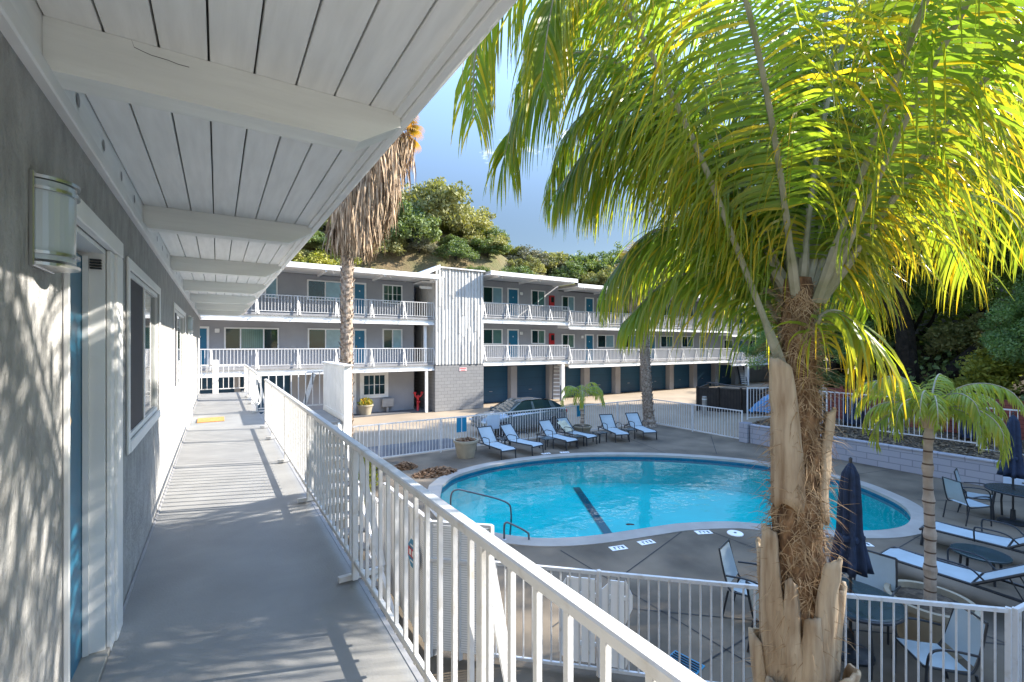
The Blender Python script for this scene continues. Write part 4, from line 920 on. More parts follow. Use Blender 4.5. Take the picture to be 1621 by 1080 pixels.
for s_ in (-1,1):
    for (x0_,x1_,xb0,xb1) in ((-.32,-.22,-.36,-.2),(-1.35,-1.2,-1.6,-1.3),(.3,.4,1.1,1.22)):
        mb.quad((x0_,s_*.625,1.40),(x1_,s_*.625,1.40),(xb1,s_*.81,.97),(xb0,s_*.81,.97))
mb.build('roof', M['carpaint'], t)
for x_ in (-1.4,1.42):
    for s_ in (-1,1):
        w = MB(); w.lathe([(.18,-.1),(.32,-.1),(.335,-.07),(.335,.07),(.32,.1),(.18,.1)], 26); w.v = [(x_+x, s_*.80+z, .335+y) for x,y,z in w.v]; wo = w.build('wheel', M['rubber'], t)
        w = MB(); w.lathe([(.0,.06),(.05,.09),(.17,.085),(.19,.105)], 20, cap=False); w.v = [(x_+x, s_*(.80+z), .335+y) for x,y,z in w.v]; w.build('rim', M['chrome'], wo)
for s_ in (-1,1):
    MB().box(2.15,2.28,s_*.55-.14,s_*.55+.14,.58,.68,bev=.02).build('headlight', M['lampglass'], t); MB().box(-2.31,-2.2,s_*.62-.1,s_*.62+.1,.75,.9,bev=.02).build('tail_light', M['red'], t); MB().box(.85,1.0,s_*.95-.08,s_*.95+.08,.95,1.07,bev=.02).build('wing_mirror', M['carpaint'], t)

# dark wood enclosure, tarp, bollard, red wood fence, bins
t = thing('wooden_enclosure', 'dark brown board enclosure behind the fence corner', 'enclosure', (24.6,17.6,ZD))
mb = MB(); mb.bar((0,0,.7),(1.6,-3.2,.7),.05,1.35); mb.bar((0,0,.7),(3.5,1.6,.7),.05,1.35); mb.bar((1.6,-3.2,.7),(5.2,-1.6,.7),.05,1.35); mb.build('boards', M['darkwood'], t); 
mb = MB(); mb.bar((0,0,1.41),(1.6,-3.2,1.41),.09,.05); mb.bar((1.6,-3.2,1.41),(5.2,-1.6,1.41),.09,.05); mb.bar((1.62,-3.2,1.40),(3.4,1.6,1.46),.3,.03); mb.build('top_rail', M['darkwood'], t)
for k in range(4): p = Vector((0,0)).lerp(Vector((1.6,-3.2)), k/3); MB().box(p.x-.07,p.x+.03,p.y-.08,p.y+.02,0,1.48).build('post', M['darkwood'], t)
t = thing('blue_tarpaulin', 'blue tarpaulin heap behind the corner of the bank fence', 'tarpaulin', (22.4,11.6,-1.2)); leafb = MB(); n_ = 14
for i in range(n_):
    for j in range(n_):
        f = lambda a, b: ((a-.5)*2.4,(b-.5)*1.6,1.0*math.sin(PI*a)**.6*math.sin(PI*b)**.6+.15*mnoise.noise(Vector((a*5,b*5,0)))-.3)
        leafb.quad(f(i/n_,j/n_),f((i+1)/n_,j/n_),f((i+1)/n_,(j+1)/n_),f(i/n_,(j+1)/n_))
leafb.build('sheet', M['tarp'], t)
t = thing('bollard', 'white concrete bollard in front of the dark enclosure', 'bollard', (23.6,16.4,ZD)); MB().lathe([(.13,0),(.13,1.0),(.11,1.04)], 16).build('post', M['coping'], t); MB().lathe([(.135,.85),(.135,.9)], 16).build('band', M['white'], t)
t = thing('red_wood_fence', 'reddish brown board fence behind the planted bank', 'fence', (22.3,3,-1.6))
mb = MB(); mb.box(-.03,.03,-9,6.5,.05,1.35); mb.build('boards', M['redwood'], t); 
for k in range(8): MB().box(-.09,-.03,-8.8+k*2.1,-8.7+k*2.1,0,1.45).build('post', M['redwood'], t)
for k, (x, y, mm, lab) in enumerate([(21.3,4.75,'navy','dull navy wheeled bin behind the bank fence at right'),(21.2,8.1,'navy','navy wheeled bin behind the yellow palm leaves'),(21.3,10.2,'frame','black wheeled bin at the left end of the bank fence')]):
    t = thing('wheeled_bin', lab, 'bin', (x,y,-1.58), R(90), 'wheeled bins behind the bank fence'); mb = MB(); mb.prism([(-.24,.08),(.24,.08),(.29,1.0),(-.29,1.0)], -.28, .28, lambda u,v,w: (u,w,v)); mb.build('body', M[mm], t)
    MB().box(-.31,.31,-.32,.33,1.002,1.06,bev=.02).build('lid', M[mm], t)
    for s_ in (-1,1): w = MB(); w.lathe([(.1,-.03),(.1,.03)], 14); w.v = [(s_*.2+z,.3+x,.1+y) for x,y,z in w.v]; w.build('wheel', M['rubber'], t)

# ------------------------------------------------------------------ palms
GZ = Vector((0,0,-1))
def frond_mesh(mb, mr, pts, Lmax, w, spacing, seed, start=.16, droop=1.0, rr=(.022,.004), plum=.5, tipy=.5, curl=0, hang=1.0):
    r_ = random.Random(seed); n = 70; P = catmull(pts, n)
    ln = [0]
    for a, b in zip(P, P[1:]): ln.append(ln[-1]+(b-a).length)
    tot = ln[-1]
    mr.tube(P[::2], [rr[0]*(1-k/(n/2))**.8*(1.7 if k < 3 else 1)+rr[1] for k in range(len(P[::2]))], 7)
    s_ = start*tot
    up = Vector((0,0,1)); side = -1
    while s_ < tot*.995:
        k = max(1, min(n-1, next((i for i, q in enumerate(ln) if q >= s_), n-1))); f = (s_-ln[k-1])/(ln[k]-ln[k-1]); p = P[k-1].lerp(P[k], f)
        T = (P[min(k+1,n)]-P[k-1]).normalized(); S = T.cross(up)
        if S.length < .25: S = T.cross(Vector((.3,1,.2)))
        S.normalize(); N = S.cross(T).normalized()
        q = s_/tot; L_ = Lmax*(min(1,.5+(q-start)*3))*(1-.62*max(0,(q-.55)/.45)**1.6)*r_.uniform(.8,1.12)
        for side in (-1, 1):
            el = r_.uniform(-plum, plum*.9); d = (S*side*math.cos(el)+N*math.sin(el)+T*(.45+.6*q+r_.uniform(-.06,.06))+GZ*(.25+.5*q)*hang).normalized()
            m_ = 7; seg = L_/m_; pp = p.copy(); pts_ = [pp.copy()]; ws = []; wd = []; tips = []
            stiff = r_.uniform(.45,1.1); kink = r_.randint(2,5) if r_.random() < .35 else 99; ty = r_.random()
            wv = T.cross(d); wv = (T - d*T.dot(d)).normalized()
            dirs = [d]
            for i in range(m_):
                g = .045*droop/stiff*(1+i*1.1)
                if i == kink: g += .9
                d = (d+GZ*g+Vector((r_.uniform(-1,1),r_.uniform(-1,1),0))*.014).normalized(); pp = pp+d*seg; pts_.append(pp.copy()); dirs.append(d)
            prof = [.55,1,1,.95,.8,.6,.35,.06]
            tw = r_.uniform(-.6,.6)
            for i, dd in enumerate(dirs):
                a = (T - dd*T.dot(dd)); a = a.normalized() if a.length > .05 else wv; b = dd.cross(a)
                wd.append(a*math.cos(tw*i*.25)+b*math.sin(tw*i*.25)); ws.append(w*prof[i]*min(1,.5+L_/Lmax)); 
                v = tipy*(.15+.85*(i/m_)**1.5)*(1.35 if ty < .3 else .55); tips.append(min(1, v+(.55 if ty > .93 else 0)))
            mb.strip(pts_, ws, wd, tips)
        s_ += spacing*r_.uniform(.7,1.3)
FR = [
 [(3.95,1.98,1.32),(3.84,2.24,2.17),(3.56,2.59,3.43),(3.07,2.96,4.70),(2.60,3.32,5.49),(2.29,3.64,5.17),(2.11,3.87,4.47),(2.12,3.99,3.79)],
 [(4.06,1.97,1.95),(4.07,2.03,3.18),(4.03,2.05,3.98),(3.97,2.09,4.94),(3.44,2.19,5.79),(2.85,2.33,5.75),(2.38,2.52,5.17),(2.04,2.61,4.16),(1.95,2.67,3.48)],
 [(4.06,1.91,1.94),(4.44,1.79,3.18),(4.97,1.57,4.26),(5.66,1.25,4.78),(6.29,0.97,4.28),(6.73,0.80,3.34)],
 [(4.10,1.91,1.89),(4.40,1.85,2.78),(5.0,1.75,3.35),(5.55,1.65,3.25),(6.05,1.5,2.75),(6.3,1.42,2.3)],
 [(4.10,1.90,1.94),(4.6,1.65,3.3),(5.2,1.4,3.85),(5.8,1.15,3.55),(6.3,.95,3.1),(6.6,.82,2.5)],
 [(4.10,2.01,1.95),(4.05,2.39,2.84),(3.91,2.96,3.53),(3.60,3.52,3.59),(3.33,3.81,3.15)],
 [(4.16,1.97,1.95),(4.85,2.01,3.05),(5.62,1.99,3.83),(6.39,1.86,3.90),(6.94,1.74,3.42)],
 [(4.08,1.90,1.53),(4.08,1.78,1.83),(4.14,1.63,1.83),(4.39,1.47,1.53)],
 [(4.02,1.94,1.94),(3.48,1.81,2.98),(2.90,1.71,3.84),(2.36,1.70,4.36),(1.97,1.83,4.44),(1.70,2.00,4.01)],
 [(4.13,1.99,2.01),(4.50,2.23,3.05),(4.74,2.67,4.20),(4.87,3.18,4.69),(4.84,3.67,4.30)],
 [(4.04,1.93,1.94),(4.08,1.78,3.35),(4.31,1.52,4.54),(4.67,1.17,5.08),(5.01,0.84,4.61)],
 [(4.13,1.99,2.01),(4.48,2.01,3.82),(4.90,1.98,5.17),(5.49,1.84,5.71),(6.03,1.61,5.17)],
 [(4.05,1.80,1.95),(3.6,1.1,3.4),(3.0,.5,4.2),(2.4,.1,4.2),(1.9,-.2,3.6)],
 [(4.10,1.80,1.95),(3.9,1.0,3.5),(3.6,.2,4.5),(3.2,-.5,4.6),(2.9,-1.1,3.9)],
 [(4.1,1.8,1.95),(4.3,1.1,3.1),(4.3,.5,3.8),(4.2,0,4.1),(4.0,-.5,3.8)],
 [(4.05,1.98,1.95),(3.7,2.5,3.2),(3.3,3.0,4.1),(2.9,3.4,4.4),(2.5,3.7,4.0),(2.3,3.8,3.3)],
 [(4.08,1.98,1.95),(3.9,2.4,3.0),(3.6,2.9,3.7),(3.2,3.3,3.7),(2.8,3.6,3.1)],
 [(4.15,1.93,1.95),(4.7,1.75,2.7),(5.3,1.5,3.2),(5.9,1.2,3.1),(6.2,1.0,2.6)],
 [(4.12,1.99,1.95),(4.9,2.3,2.8),(5.6,2.7,3.2),(6.2,3.1,2.8)],
 [(4.10,2.00,1.95),(4.2,2.7,2.7),(4.3,3.4,3.0),(4.3,4.0,2.5)],
 [(4.13,1.95,2.0),(4.6,1.9,4.2),(5.3,1.75,5.0),(6.2,1.5,4.9),(6.9,1.3,4.2)],
 [(4.1,2.0,1.9),(4.0,2.4,2.2),(3.7,2.9,2.25),(3.4,3.3,1.8)],
 [(4.15,1.95,1.9),(4.5,1.9,2.35),(4.9,1.9,2.4),(5.3,1.9,1.9)],
 [(4.06,1.97,1.90),(3.96,2.28,2.80),(3.76,2.82,4.17),(3.27,3.37,5.23),(2.89,3.85,5.06),(2.66,4.11,4.26)],
 [(4.12,2.00,1.85),(4.08,2.26,2.53),(3.98,2.80,3.55),(3.71,3.44,4.26),(3.30,3.94,4.02),(3.13,4.17,3.28)],
 [(4.10,2.01,1.53),(4.08,2.32,2.15),(3.96,2.75,2.67),(3.70,3.22,2.73),(3.39,3.53,2.23)],
 [(4.13,1.99,1.90),(4.22,2.29,3.30),(4.08,2.73,4.72),(3.80,3.27,5.58),(3.38,3.77,5.48),(3.16,4.04,4.79)],
 [(3.95,1.98,1.32),(3.59,2.10,2.14),(3.04,2.21,3.16),(2.44,2.36,4.07),(1.98,2.53,4.56),(1.74,2.81,4.34),(1.61,3.00,3.82),(1.63,3.11,3.31)]
]
qp = thing('queen_palm', 'big shaggy palm in front of the railing with drooping yellow green fronds', 'palm tree', (4.04,1.85,ZD))
QS = (4.04,1.85,ZD)
tp = catmull([(3.97,1.88,-2.4),(3.97,1.90,-1.8),(3.98,1.91,-1.14),(4.0,1.93,-.23),(4.03,1.94,.8),(4.05,1.95,1.53),(4.07,1.96,2.15)], 60)
r_ = random.Random(21)
mb = MB(); rad = []
for k in range(61):
    z = tp[k].z; rad.append(.235 if z < -1.6 else .235-.075*min(1,(z+1.6)/2.2) if z < .6 else .16-.05*(z-.6)/1.5)
mb.tube(tp, rad, 28); 
for i, v in enumerate(mb.v):
    p = Vector(v); c_ = tp[min(60, i//28)]; o_ = p-c_; q = 1+.16*mnoise.noise(p*7)+.10*mnoise.noise(p*19); mb.v[i] = tuple(c_+o_*q)
mb.build('trunk', M['fibre'], qp, shift=QS)
# leaf bases hugging the trunk: az(deg), z0, height, half width(deg), lean out at top
def at_z(z):
    for a, b in zip(tp, tp[1:]):
        if a.z <= z <= b.z: return a.lerp(b, (z-a.z)/(b.z-a.z))
    return tp[-1] if z > 0 else tp[0]
camaz = math.atan2(-1.9, -4.05)     # direction from trunk towards the walkway
def leaf_base(az, z0, h, hw, lean, cut=True, r_add=.015, seed=0):
    rr_ = random.Random(seed); n1, n2 = 14, 8; mb = MB(); V = []
    for i in range(n1+1):
        q = i/n1; z = z0+h*q; c_ = at_z(z); zr = c_.z
        base = (.235 if zr < -1.6 else .235-.075*min(1,(zr+1.6)/2.2) if zr < .6 else .16-.05*(zr-.6)/1.5)
        wid = hw*(1-.62*q**1.6)*(1 if q > .04 else .9); rr2 = base*1.06+r_add+lean*q**2.2+.014*mnoise.noise(Vector((az*9+0,q*1.5*h*4,seed*3)))*1
        for j in range(n2+1):
            u = j/n2*2-1; a = az+wid*u; bul = .045*(1-u*u)*(.35+q)+.012*mnoise.noise(Vector((u*3.5,q*2.2,seed*7)))+.006*math.sin(u*9+seed)
            a += .06*mnoise.noise(Vector((q*3,seed,u)))
            jag = rr_.uniform(-.05,.05) if i == 0 else (rr_.uniform(-.015,.015) if i == n1 else 0)
            V.append((c_.x+(rr2+bul)*math.cos(a), c_.y+(rr2+bul)*math.sin(a), z+jag-(.05*(abs(u)) if (i == n1 and cut) else 0)))
    mb.v = V; st2 = n2+1
    for i in range(n1):
        for j in range(n2): mb.f.append((i*st2+j,i*st2+j+1,(i+1)*st2+j+1,(i+1)*st2+j))
    o = mb.build('leaf_base', M['boot'], qp, shift=QS, smooth=True)
    sm = o.modifiers.new('s', 'SOLIDIFY'); sm.thickness = .028; sm.offset = -1
    return o
for k, (da, z0, h, hw, lean) in enumerate([(-18,-2.35,1.35,1.25,.06),(72,-2.2,1.35,1.1,.12),(-85,-2.3,1.5,1.0,.06),(160,-2.3,1.2,1.0,.1),(25,-1.6,1.15,.62,.03),(-52,-1.45,1.6,.75,.04),(110,-1.4,1.1,.8,.08),(-115,-1.3,1.2,.8,.06),(52,-1.25,1.25,.62,.10),(-8,-1.3,1.1,.42,.02),(-30,.30,1.2,.85,.10),(178,-.4,1.2,.7,.1),(95,.2,.9,.6,.05)]):
    leaf_base(camaz+R(da), z0, h, hw, lean, seed=k)
# fibre strands
mb = MB(); r_ = random.Random(9)
for k in range(6500):
    z = r_.uniform(-2.3,2.1); c_ = at_z(z); a = r_.uniform(0,2*PI); base = (.235 if z < -1.6 else .235-.075*min(1,(z+1.6)/2.2) if z < .6 else .16-.05*(z-.6)/1.5)
    o_ = Vector((math.cos(a),math.sin(a),0)); p = c_+o_*(base*1.02+.01); d = (Vector((-math.sin(a),math.cos(a),0))*r_.uniform(-1,1)+o_*r_.uniform(.0,.45)+Vector((0,0,r_.uniform(-.9,.6)))).normalized(); L_ = r_.choice((.06,.1,.14,.26))*r_.uniform(.6,1.2)
    pts_ = [p]; 
    for i in range(3): d = (d+GZ*.35+o_*.05+Vector((r_.uniform(-1,1),r_.uniform(-1,1),0))*.4).normalized(); pts_.append(pts_[-1]+d*L_/3)
    wd_ = o_.cross(d).normalized(); mb.strip(pts_, [.006,.006,.004,.001], [wd_]*4)
mb.a = []; mb.build('fibre_strands', M['hair'], qp, shift=QS)
for k, pts in enumerate(FR):
    mbl, mbr = MB(), MB(); frond_mesh(mbl, mbr, pts, 1.15 if k not in (7,21,22) else .8, .0235, .075 if k == 27 else .05 if k in (0,14) else .042 if k in (3,4,12,17) else .022 if k in (13,) else .025, 100+k, start=.12 if k == 0 else .36 if k == 27 else .3 if k in (12,14) else .2 if k in (1,8) else .09, droop=1.15 if k not in (0,) else .75, plum=.38, tipy=.85 if k in (2,3,4,6,7,10,18) else .55 if k in (0,1,8,22,27) else .36)
    fo = mbl.build('frond', M['palmleaf'], qp, shift=QS); mbr.build('frond_stem', M['rachis'], fo, shift=(0,0,0)).location = (-QS[0],-QS[1],-QS[2])

def gen_fronds(n, z0, rad_, L, rise, fall, seed):
    g = random.Random(seed); out = []
    for k in range(n):
        a = k*2.39996+g.uniform(-.3,.3); q = k/n; e = R(78-58*q+g.uniform(-8,8)); l_ = L*g.uniform(.85,1.1); d = Vector((math.cos(a),math.sin(a),0))
        p = Vector((0,0,z0))+d*rad_; pts = [p]; el = e
        for i in range(6): el -= fall*(.22+.10*i); p = p+(d*math.cos(el)+Vector((0,0,math.sin(el))))*l_/6; pts.append(p.copy())
        out.append(pts)
    return out
def small_palm(name, loc, h, rad_, L, n, lf, seed, label, cat='palm tree', tr=(.09,.06), mat_l=None, dr=1.2, lw=.014, sp=.045):
    t = thing(name, label, cat, loc)
    P = catmull([(0,0,0),(.03,.01,h*.35),(-.02,.02,h*.7),(0,0,h)], 30); m1 = MB(); m1.tube(P, [tr[0]+(tr[1]-tr[0])*k/30+(.015 if k%5 == 0 else 0) for k in range(31)], 16); m1.build('trunk', M['palmring'], t)
    for k in range(5):
        a = k*1.9; m1 = MB(); m1.tube([(math.cos(a)*.03,math.sin(a)*.03,h-.25),(math.cos(a)*.08,math.sin(a)*.08,h-.05),(math.cos(a)*.13,math.sin(a)*.13,h+.12)], [.05,.035,.015], 8); m1.build('leaf_base', M['boot'], t)
    for k, pts in enumerate(gen_fronds(n, h-.05, .03, L, 0, .8, seed)):
        a, b = MB(), MB(); frond_mesh(a, b, pts, lf, lw, sp, seed*31+k, start=.18, droop=dr, rr=(.011,.003), plum=.5, tipy=.5); fo = a.build('frond', mat_l or M['smallpalm'], t); b.build('frond_stem', M['rachis'], fo)
    return t
small_palm('slim_palm', (8.07,2.2,-1.88), 2.62, .1, 1.08, 24, .32, 5, 'slim ringed palm growing from the large beige pot', lw=.02, sp=.028, tr=(.068,.045))
small_palm('potted_palm', (13.35,15.25,-1.95), 1.45, .1, 1.25, 13, .40, 8, 'small potted palm with arching yellow green fronds by the far fence', lw=.03, sp=.06, tr=(.09,.07))

def fan_palm(pathpts, r0, r1, skirt0, skirt1, srad, label, crown_r, seed, base_loc):
    t = thing('fan_palm', label, 'palm tree', base_loc); g = random.Random(seed); P = catmull(pathpts, 80); m1 = MB(); Rr = [r0*1.5 if k < 1 else r0*1.25 if k < 3 else r0+(r1-r0)*k/80 for k in range(81)]
    m1.tube(P, Rr, 20)
    for i, v in enumerate(m1.v): c_ = P[min(80,i//20)]; p = Vector(v); m1.v[i] = tuple(c_+(p-c_)*(1+.10*mnoise.noise(p*9)))
    # boot stubs in a spiral
    tot = 81; zt = P[-1].z
    for k in range(620):
        q = k/620; idx_ = q*80; i = min(79,int(idx_)); c_ = P[i].lerp(P[i+1], idx_-i); a = k*2.39996; o_ = Vector((math.cos(a),math.sin(a),0)); s2 = Vector((-o_.y,o_.x,0)); rr2 = r0+(r1-r0)*q
        p = c_+o_*(rr2*.92); top_ = p+o_*g.uniform(.05,.085)+Vector((s2.x*g.uniform(-.05,.05),s2.y*g.uniform(-.05,.05),g.uniform(.10,.17))); w_ = .055
        m1.poly([p-s2*w_, p+s2*w_, top_+s2*w_*.5, top_-s2*w_*.5]); m1.poly([p-s2*w_-o_*.02+Vector((0,0,.03)), top_-s2*w_*.5, top_+s2*w_*.5, p+s2*w_-o_*.02+Vector((0,0,.03))])
    m1.build('trunk', M['fantrunk'], t, shift=base_loc)
    # skirt of dead leaves
    m2 = MB(); n_ = int(5200*srad)
    for k in range(n_):
        q = g.random(); z = skirt0+(skirt1-skirt0)*q; c_ = next((a.lerp(b,(z-a.z)/(b.z-a.z)) for a, b in zip(P,P[1:]) if a.z <= z <= b.z), P[-1]); a = g.uniform(0,2*PI); o_ = Vector((math.cos(a),math.sin(a),0))
        env = srad*(.74+.30*min(1,q*3))*(1-.22*max(0,q-.45)/.55)*(1+.12*math.sin(3*a+q*9)); rr2 = env*g.uniform(.45,1.0); p = c_+o_*rr2+Vector((0,0,g.uniform(0,.2))); L_ = g.uniform(.3,1.1); d = (o_*g.uniform(-.2,.6)+GZ+Vector((g.uniform(-.2,.2),g.uniform(-.2,.2),0))).normalized(); pts_ = [p]
        for i in range(3): d = (d+GZ*.3-o_*.12+Vector((g.uniform(-1,1),g.uniform(-1,1),0))*.12).normalized(); pts_.append(pts_[-1]+d*L_/3)
        s2 = Vector((-o_.y,o_.x,0)); tw = g.uniform(-1,1); wd_ = (s2*math.cos(tw)+o_*math.sin(tw)); m2.strip(pts_, [.03,.045,.035,.006], [wd_]*4)
    m2.a = []; m2.build('dead_leaf_skirt', M['skirt'], t, shift=base_loc)
    top = P[-1]
    for k in range(22):
        a = k*2.39996; e = R(75-95*(k/22)); d = Vector((math.cos(a)*math.cos(e),math.sin(a)*math.cos(e),math.sin(e))); hub = top+d*crown_r*.55; m3 = MB(); m3.tube([top, top.lerp(hub,.5)+Vector((0,0,.05)), hub], .02, 5)
        s2 = d.cross(Vector((0,0,1))); s2 = s2.normalized() if s2.length > .1 else Vector((1,0,0)); n2 = s2.cross(d)
        m4 = MB()
        for j in range(22):
            b = R(-110+10*j); dd = (d*math.cos(b)+s2*math.sin(b)+n2*.1).normalized(); pts_ = [hub]
            for i in range(4): dd = (dd+GZ*.16*(i+.5)).normalized(); pts_.append(pts_[-1]+dd*crown_r*.5/4)
            wv = dd.cross(n2).normalized(); m4.strip(pts_, [.02,.05,.045,.03,.004], [wv]*5, [0,.1,.3,.7,1])
        fo = m4.build('fan_leaf', M['fanleaf'], t, shift=base_loc); st3 = m3.build('leaf_stalk', M['rachis'], fo, shift=(0,0,0)); st3.location = (-base_loc[0],-base_loc[1],-base_loc[2])
    return t
fan_palm([(3.3,14.5,ZD),(3.3,14.5,1.33),(3.35,14.47,4.4),(3.66,14.27,5.74),(4.15,14.0,7.28),(4.5,13.75,8.1)], .175, .165, 4.9, 8.0, .88, 'tall leaning fan palm with a long brown skirt near the walkway end', 1.0, 3, (3.3,14.5,ZD))
fan_palm([(17.85,15.45,ZD),(17.64,15.55,1.16),(17.56,15.6,3.65),(17.56,15.6,5.4)], .25, .19, 3.9, 5.1, .85, 'dark fan palm in the far fence corner by the last lounger', 1.5, 4, (17.85,15.45,ZD))
# low green plants by the fence corner under the fan palm
for k, (x, y, s_, lab) in enumerate([(3.4,13.0,.5,'low bright green shrub at the foot of the tall fan palm'),(2.9,11.6,.4,'small green shrub against the side fence'),(4.1,14.9,.38,'small shrub in the fence corner by the leaf pile')]):
    t = thing('low_shrub', lab, 'shrub', (x,y,ZD), 0, 'low shrubs by the side fence'); leafobj('foliage', leafball(900,s_,s_*.7,.045,40+k,s_*.6,.7), M['shrub2'], t); MB().tube([(0,0,0),(.03,0,s_*.5)], .02, 6).build('stem', M['bark'], t)

# ------------------------------------------------------------------ hillside
def ridge(x): return np.interp(x, [-60,-20,2,10,18,26,31,37,50,80,140], [9.5,11.8,12.4,13.4,15.4,14.8,12.4,11.2,12,17,23])
def hillz(x, y):
    q = max(0, min(1, (y-36.5)/13.5)); q2 = q*q*(3-2*q); return ZD+3.2*min(1,max(0,(y-35)/3))+(float(ridge(x))-.8)*q2*1.0+max(0,y-55)*-.12+.7*mnoise.noise(Vector((x*.12,y*.12,3)))*q
mb = MB(); xs = list(np.linspace(-70,160,96)); ys = [36.6,38,40,42.5,45,47.5,50,52.5,55,58,62,70,85,110,160]; idx = {}
for i, x in enumerate(xs):
    for j, y in enumerate(ys): idx[i,j] = len(mb.v); mb.v.append((x,y,hillz(x,y)))
for i in range(len(xs)-1):
    for j in range(len(ys)-1): mb.f.append((idx[i,j],idx[i+1,j],idx[i+1,j+1],idx[i,j+1]))
tag(mb.build('hill', M['hill'], smooth=True), kind='structure')
def crown_mesh(seed, n, nc, rx, rz, size, cr=(.25,.4)):
    g = np.random.default_rng(seed); d = g.normal(size=(nc,3)); d /= np.linalg.norm(d,axis=1)[:,None]; d[:,2] = np.abs(d[:,2])*1.0-.25*(g.random(nc)); q = (.45+.55*g.random(nc)**.6)[:,None]
    c = d*q*np.array([rx,rx,rz])*(1+.18*np.sin(3*np.arctan2(d[:,1],d[:,0])+seed))[:,None]; cr_ = (cr[0]+(cr[1]-cr[0])*g.random(nc))*rx*.9
    return leafball(n, 0,0,size,seed+1,clumps=(c,cr_))
shr = []
for k, mm in enumerate(['shrub1','shrub2','shrub3','shrub4']):
    for q in range(2):
        t = thing('hill_shrub', '', 'shrub', (0,0,-500)); leafobj('foliage', crown_mesh(60+k*5+q, 9000, 75, 1.0, .8, .038, (.16,.3)), M[mm], t); MB().tube([(0,0,-.5),(.05,0,.2)], .06, 6).build('stem', M['bark'], t); shr.append((t, k))
used = {}
kinds = ['grey green','bright yellow green','dark green','pale olive grey']
r_ = random.Random(12)
def put_shrub(kind, x, y, s_, label, sz=1.0, zoff=.1):
    c = [q for q in shr if q[1] == kind]; src = c[r_.randint(0,1)][0]
    o = src if src.name not in used else copy_tree(src); used[src.name] = used.get(src.name,0)+1
    o.location = (x,y,hillz(x,y)+s_*zoff); o.rotation_euler = (0,0,r_.uniform(0,6)); o.scale = (s_,s_,s_*sz); o['label'] = label; o['group'] = 'shrubs on the hillside'; return o
special = [(0,20.5,49,5.6,1.15,'largest grey green domed shrub crowning the hill behind the slatted tower'),(2,16.0,46.5,4.4,1.1,'big dark green shrub on the hill left of the largest domed shrub'),(0,24.5,50.5,4.3,.9,'rounded grey green shrub right below the largest domed shrub'),
 (1,27.8,50,2.6,.8,'yellow flowering shrub on the right slope of the hill'),(1,30.4,50,2.3,.8,'second yellow green shrub lower on the right slope of the hill'),(3,33,49,3.2,.8,'pale olive grey shrub above the third roof section'),
 (1,8.0,44,3.0,.9,'bright yellow green shrub above the roof left of the tall fan palm'),(1,4.6,43,2.6,.8,'small bright green shrub just above the roof at left'),(2,5.5,47,3.2,.8,'dark shrub behind the bright ones at the left end of the hill'),(0,12.0,45.5,3.4,.9,'grey green shrub on the hill just right of the tall fan palm trunk')]
for k_, x, y, s_, sz, lab in special: put_shrub(k_, x, y, s_, lab, sz)
cnt = 0
glab = ['grey green shrub of the massed hillside scrub','bright yellow green shrub of the massed hillside scrub','dark green shrub of the massed hillside scrub','pale olive grey shrub of the massed hillside scrub']
for i in range(190):
    x = r_.uniform(-6,70); y = r_.uniform(38.5,58) ; 
    k_ = r_.choices([0,1,2,3],[5,2,4,1])[0]; s_ = r_.uniform(1.4,2.9); put_shrub(k_, x, y, s_, glab[k_], r_.uniform(.75,1.0))
bpy.context.view_layer.update()

# ------------------------------------------------------------------ big trees at right and beyond
def oak(loc, h, rx, trunk_pts, label, src=None, sc=(1,1,1), rz=0, tr=.45, n=26000, leaf=.10, seed=1, mm='oakleaf', name='oak_tree', zc=.62, lz=.42):
    t = thing(name, label, 'tree', loc, rz, 'broad trees beyond the pool')
    m1 = MB(); 
    for pts, ra, rb in trunk_pts:
        P = catmull(pts, 16); m1.tube(P, [ra+(rb-ra)*k/16 for k in range(17)], 12)
    for i, v in enumerate(m1.v): p = Vector(v); q = mnoise.noise(p*2.5)*.06; m1.v[i] = (p.x+q,p.y+q,p.z)
    m1.build('trunk', M['bark'], t)
    if src is None:
        v = crown_mesh(seed, n, 200 if n > 50000 else 120, rx, h*lz, leaf, (.13,.24)); v[:,2] += h*zc; c = leafobj('crown', v, M[mm], t)
    else:
        c = src.copy(); COL.objects.link(c); c.parent = t; c.scale = sc
    return t, c
tk = [([(0,0,-.6),(.1,.1,1.8),(-.3,.2,4),(-.8,.6,7.5)], .5, .2), ([(.1,.1,1.6),(1.2,-.9,4.2),(2.2,-2,7.2)], .34, .12), ([(0,.1,2.4),(-1.5,1.5,5),(-2.4,2,7)], .28, .1), ([(0,0,3.2),(.8,1.6,6),(1,2.4,9)], .25, .08)]
t1, c1 = oak((27.6,8.4,-1.0), 14.5, 6.2, [([(0,0,-.6),(0,.0,2.2),(-.2,.2,5),(-.6,.5,9)], .52, .2), ([(.2,-.3,-.3),(1.0,-1.9,2.0),(2.4,-4.0,4.6)], .42, .2), ([(0,.1,3.4),(-1.5,1.5,6),(-2.4,2,8)], .28, .1)], 'large dark oak with a forked trunk directly behind the slim palm', n=80000, leaf=.10, seed=2, zc=.52, lz=.50)
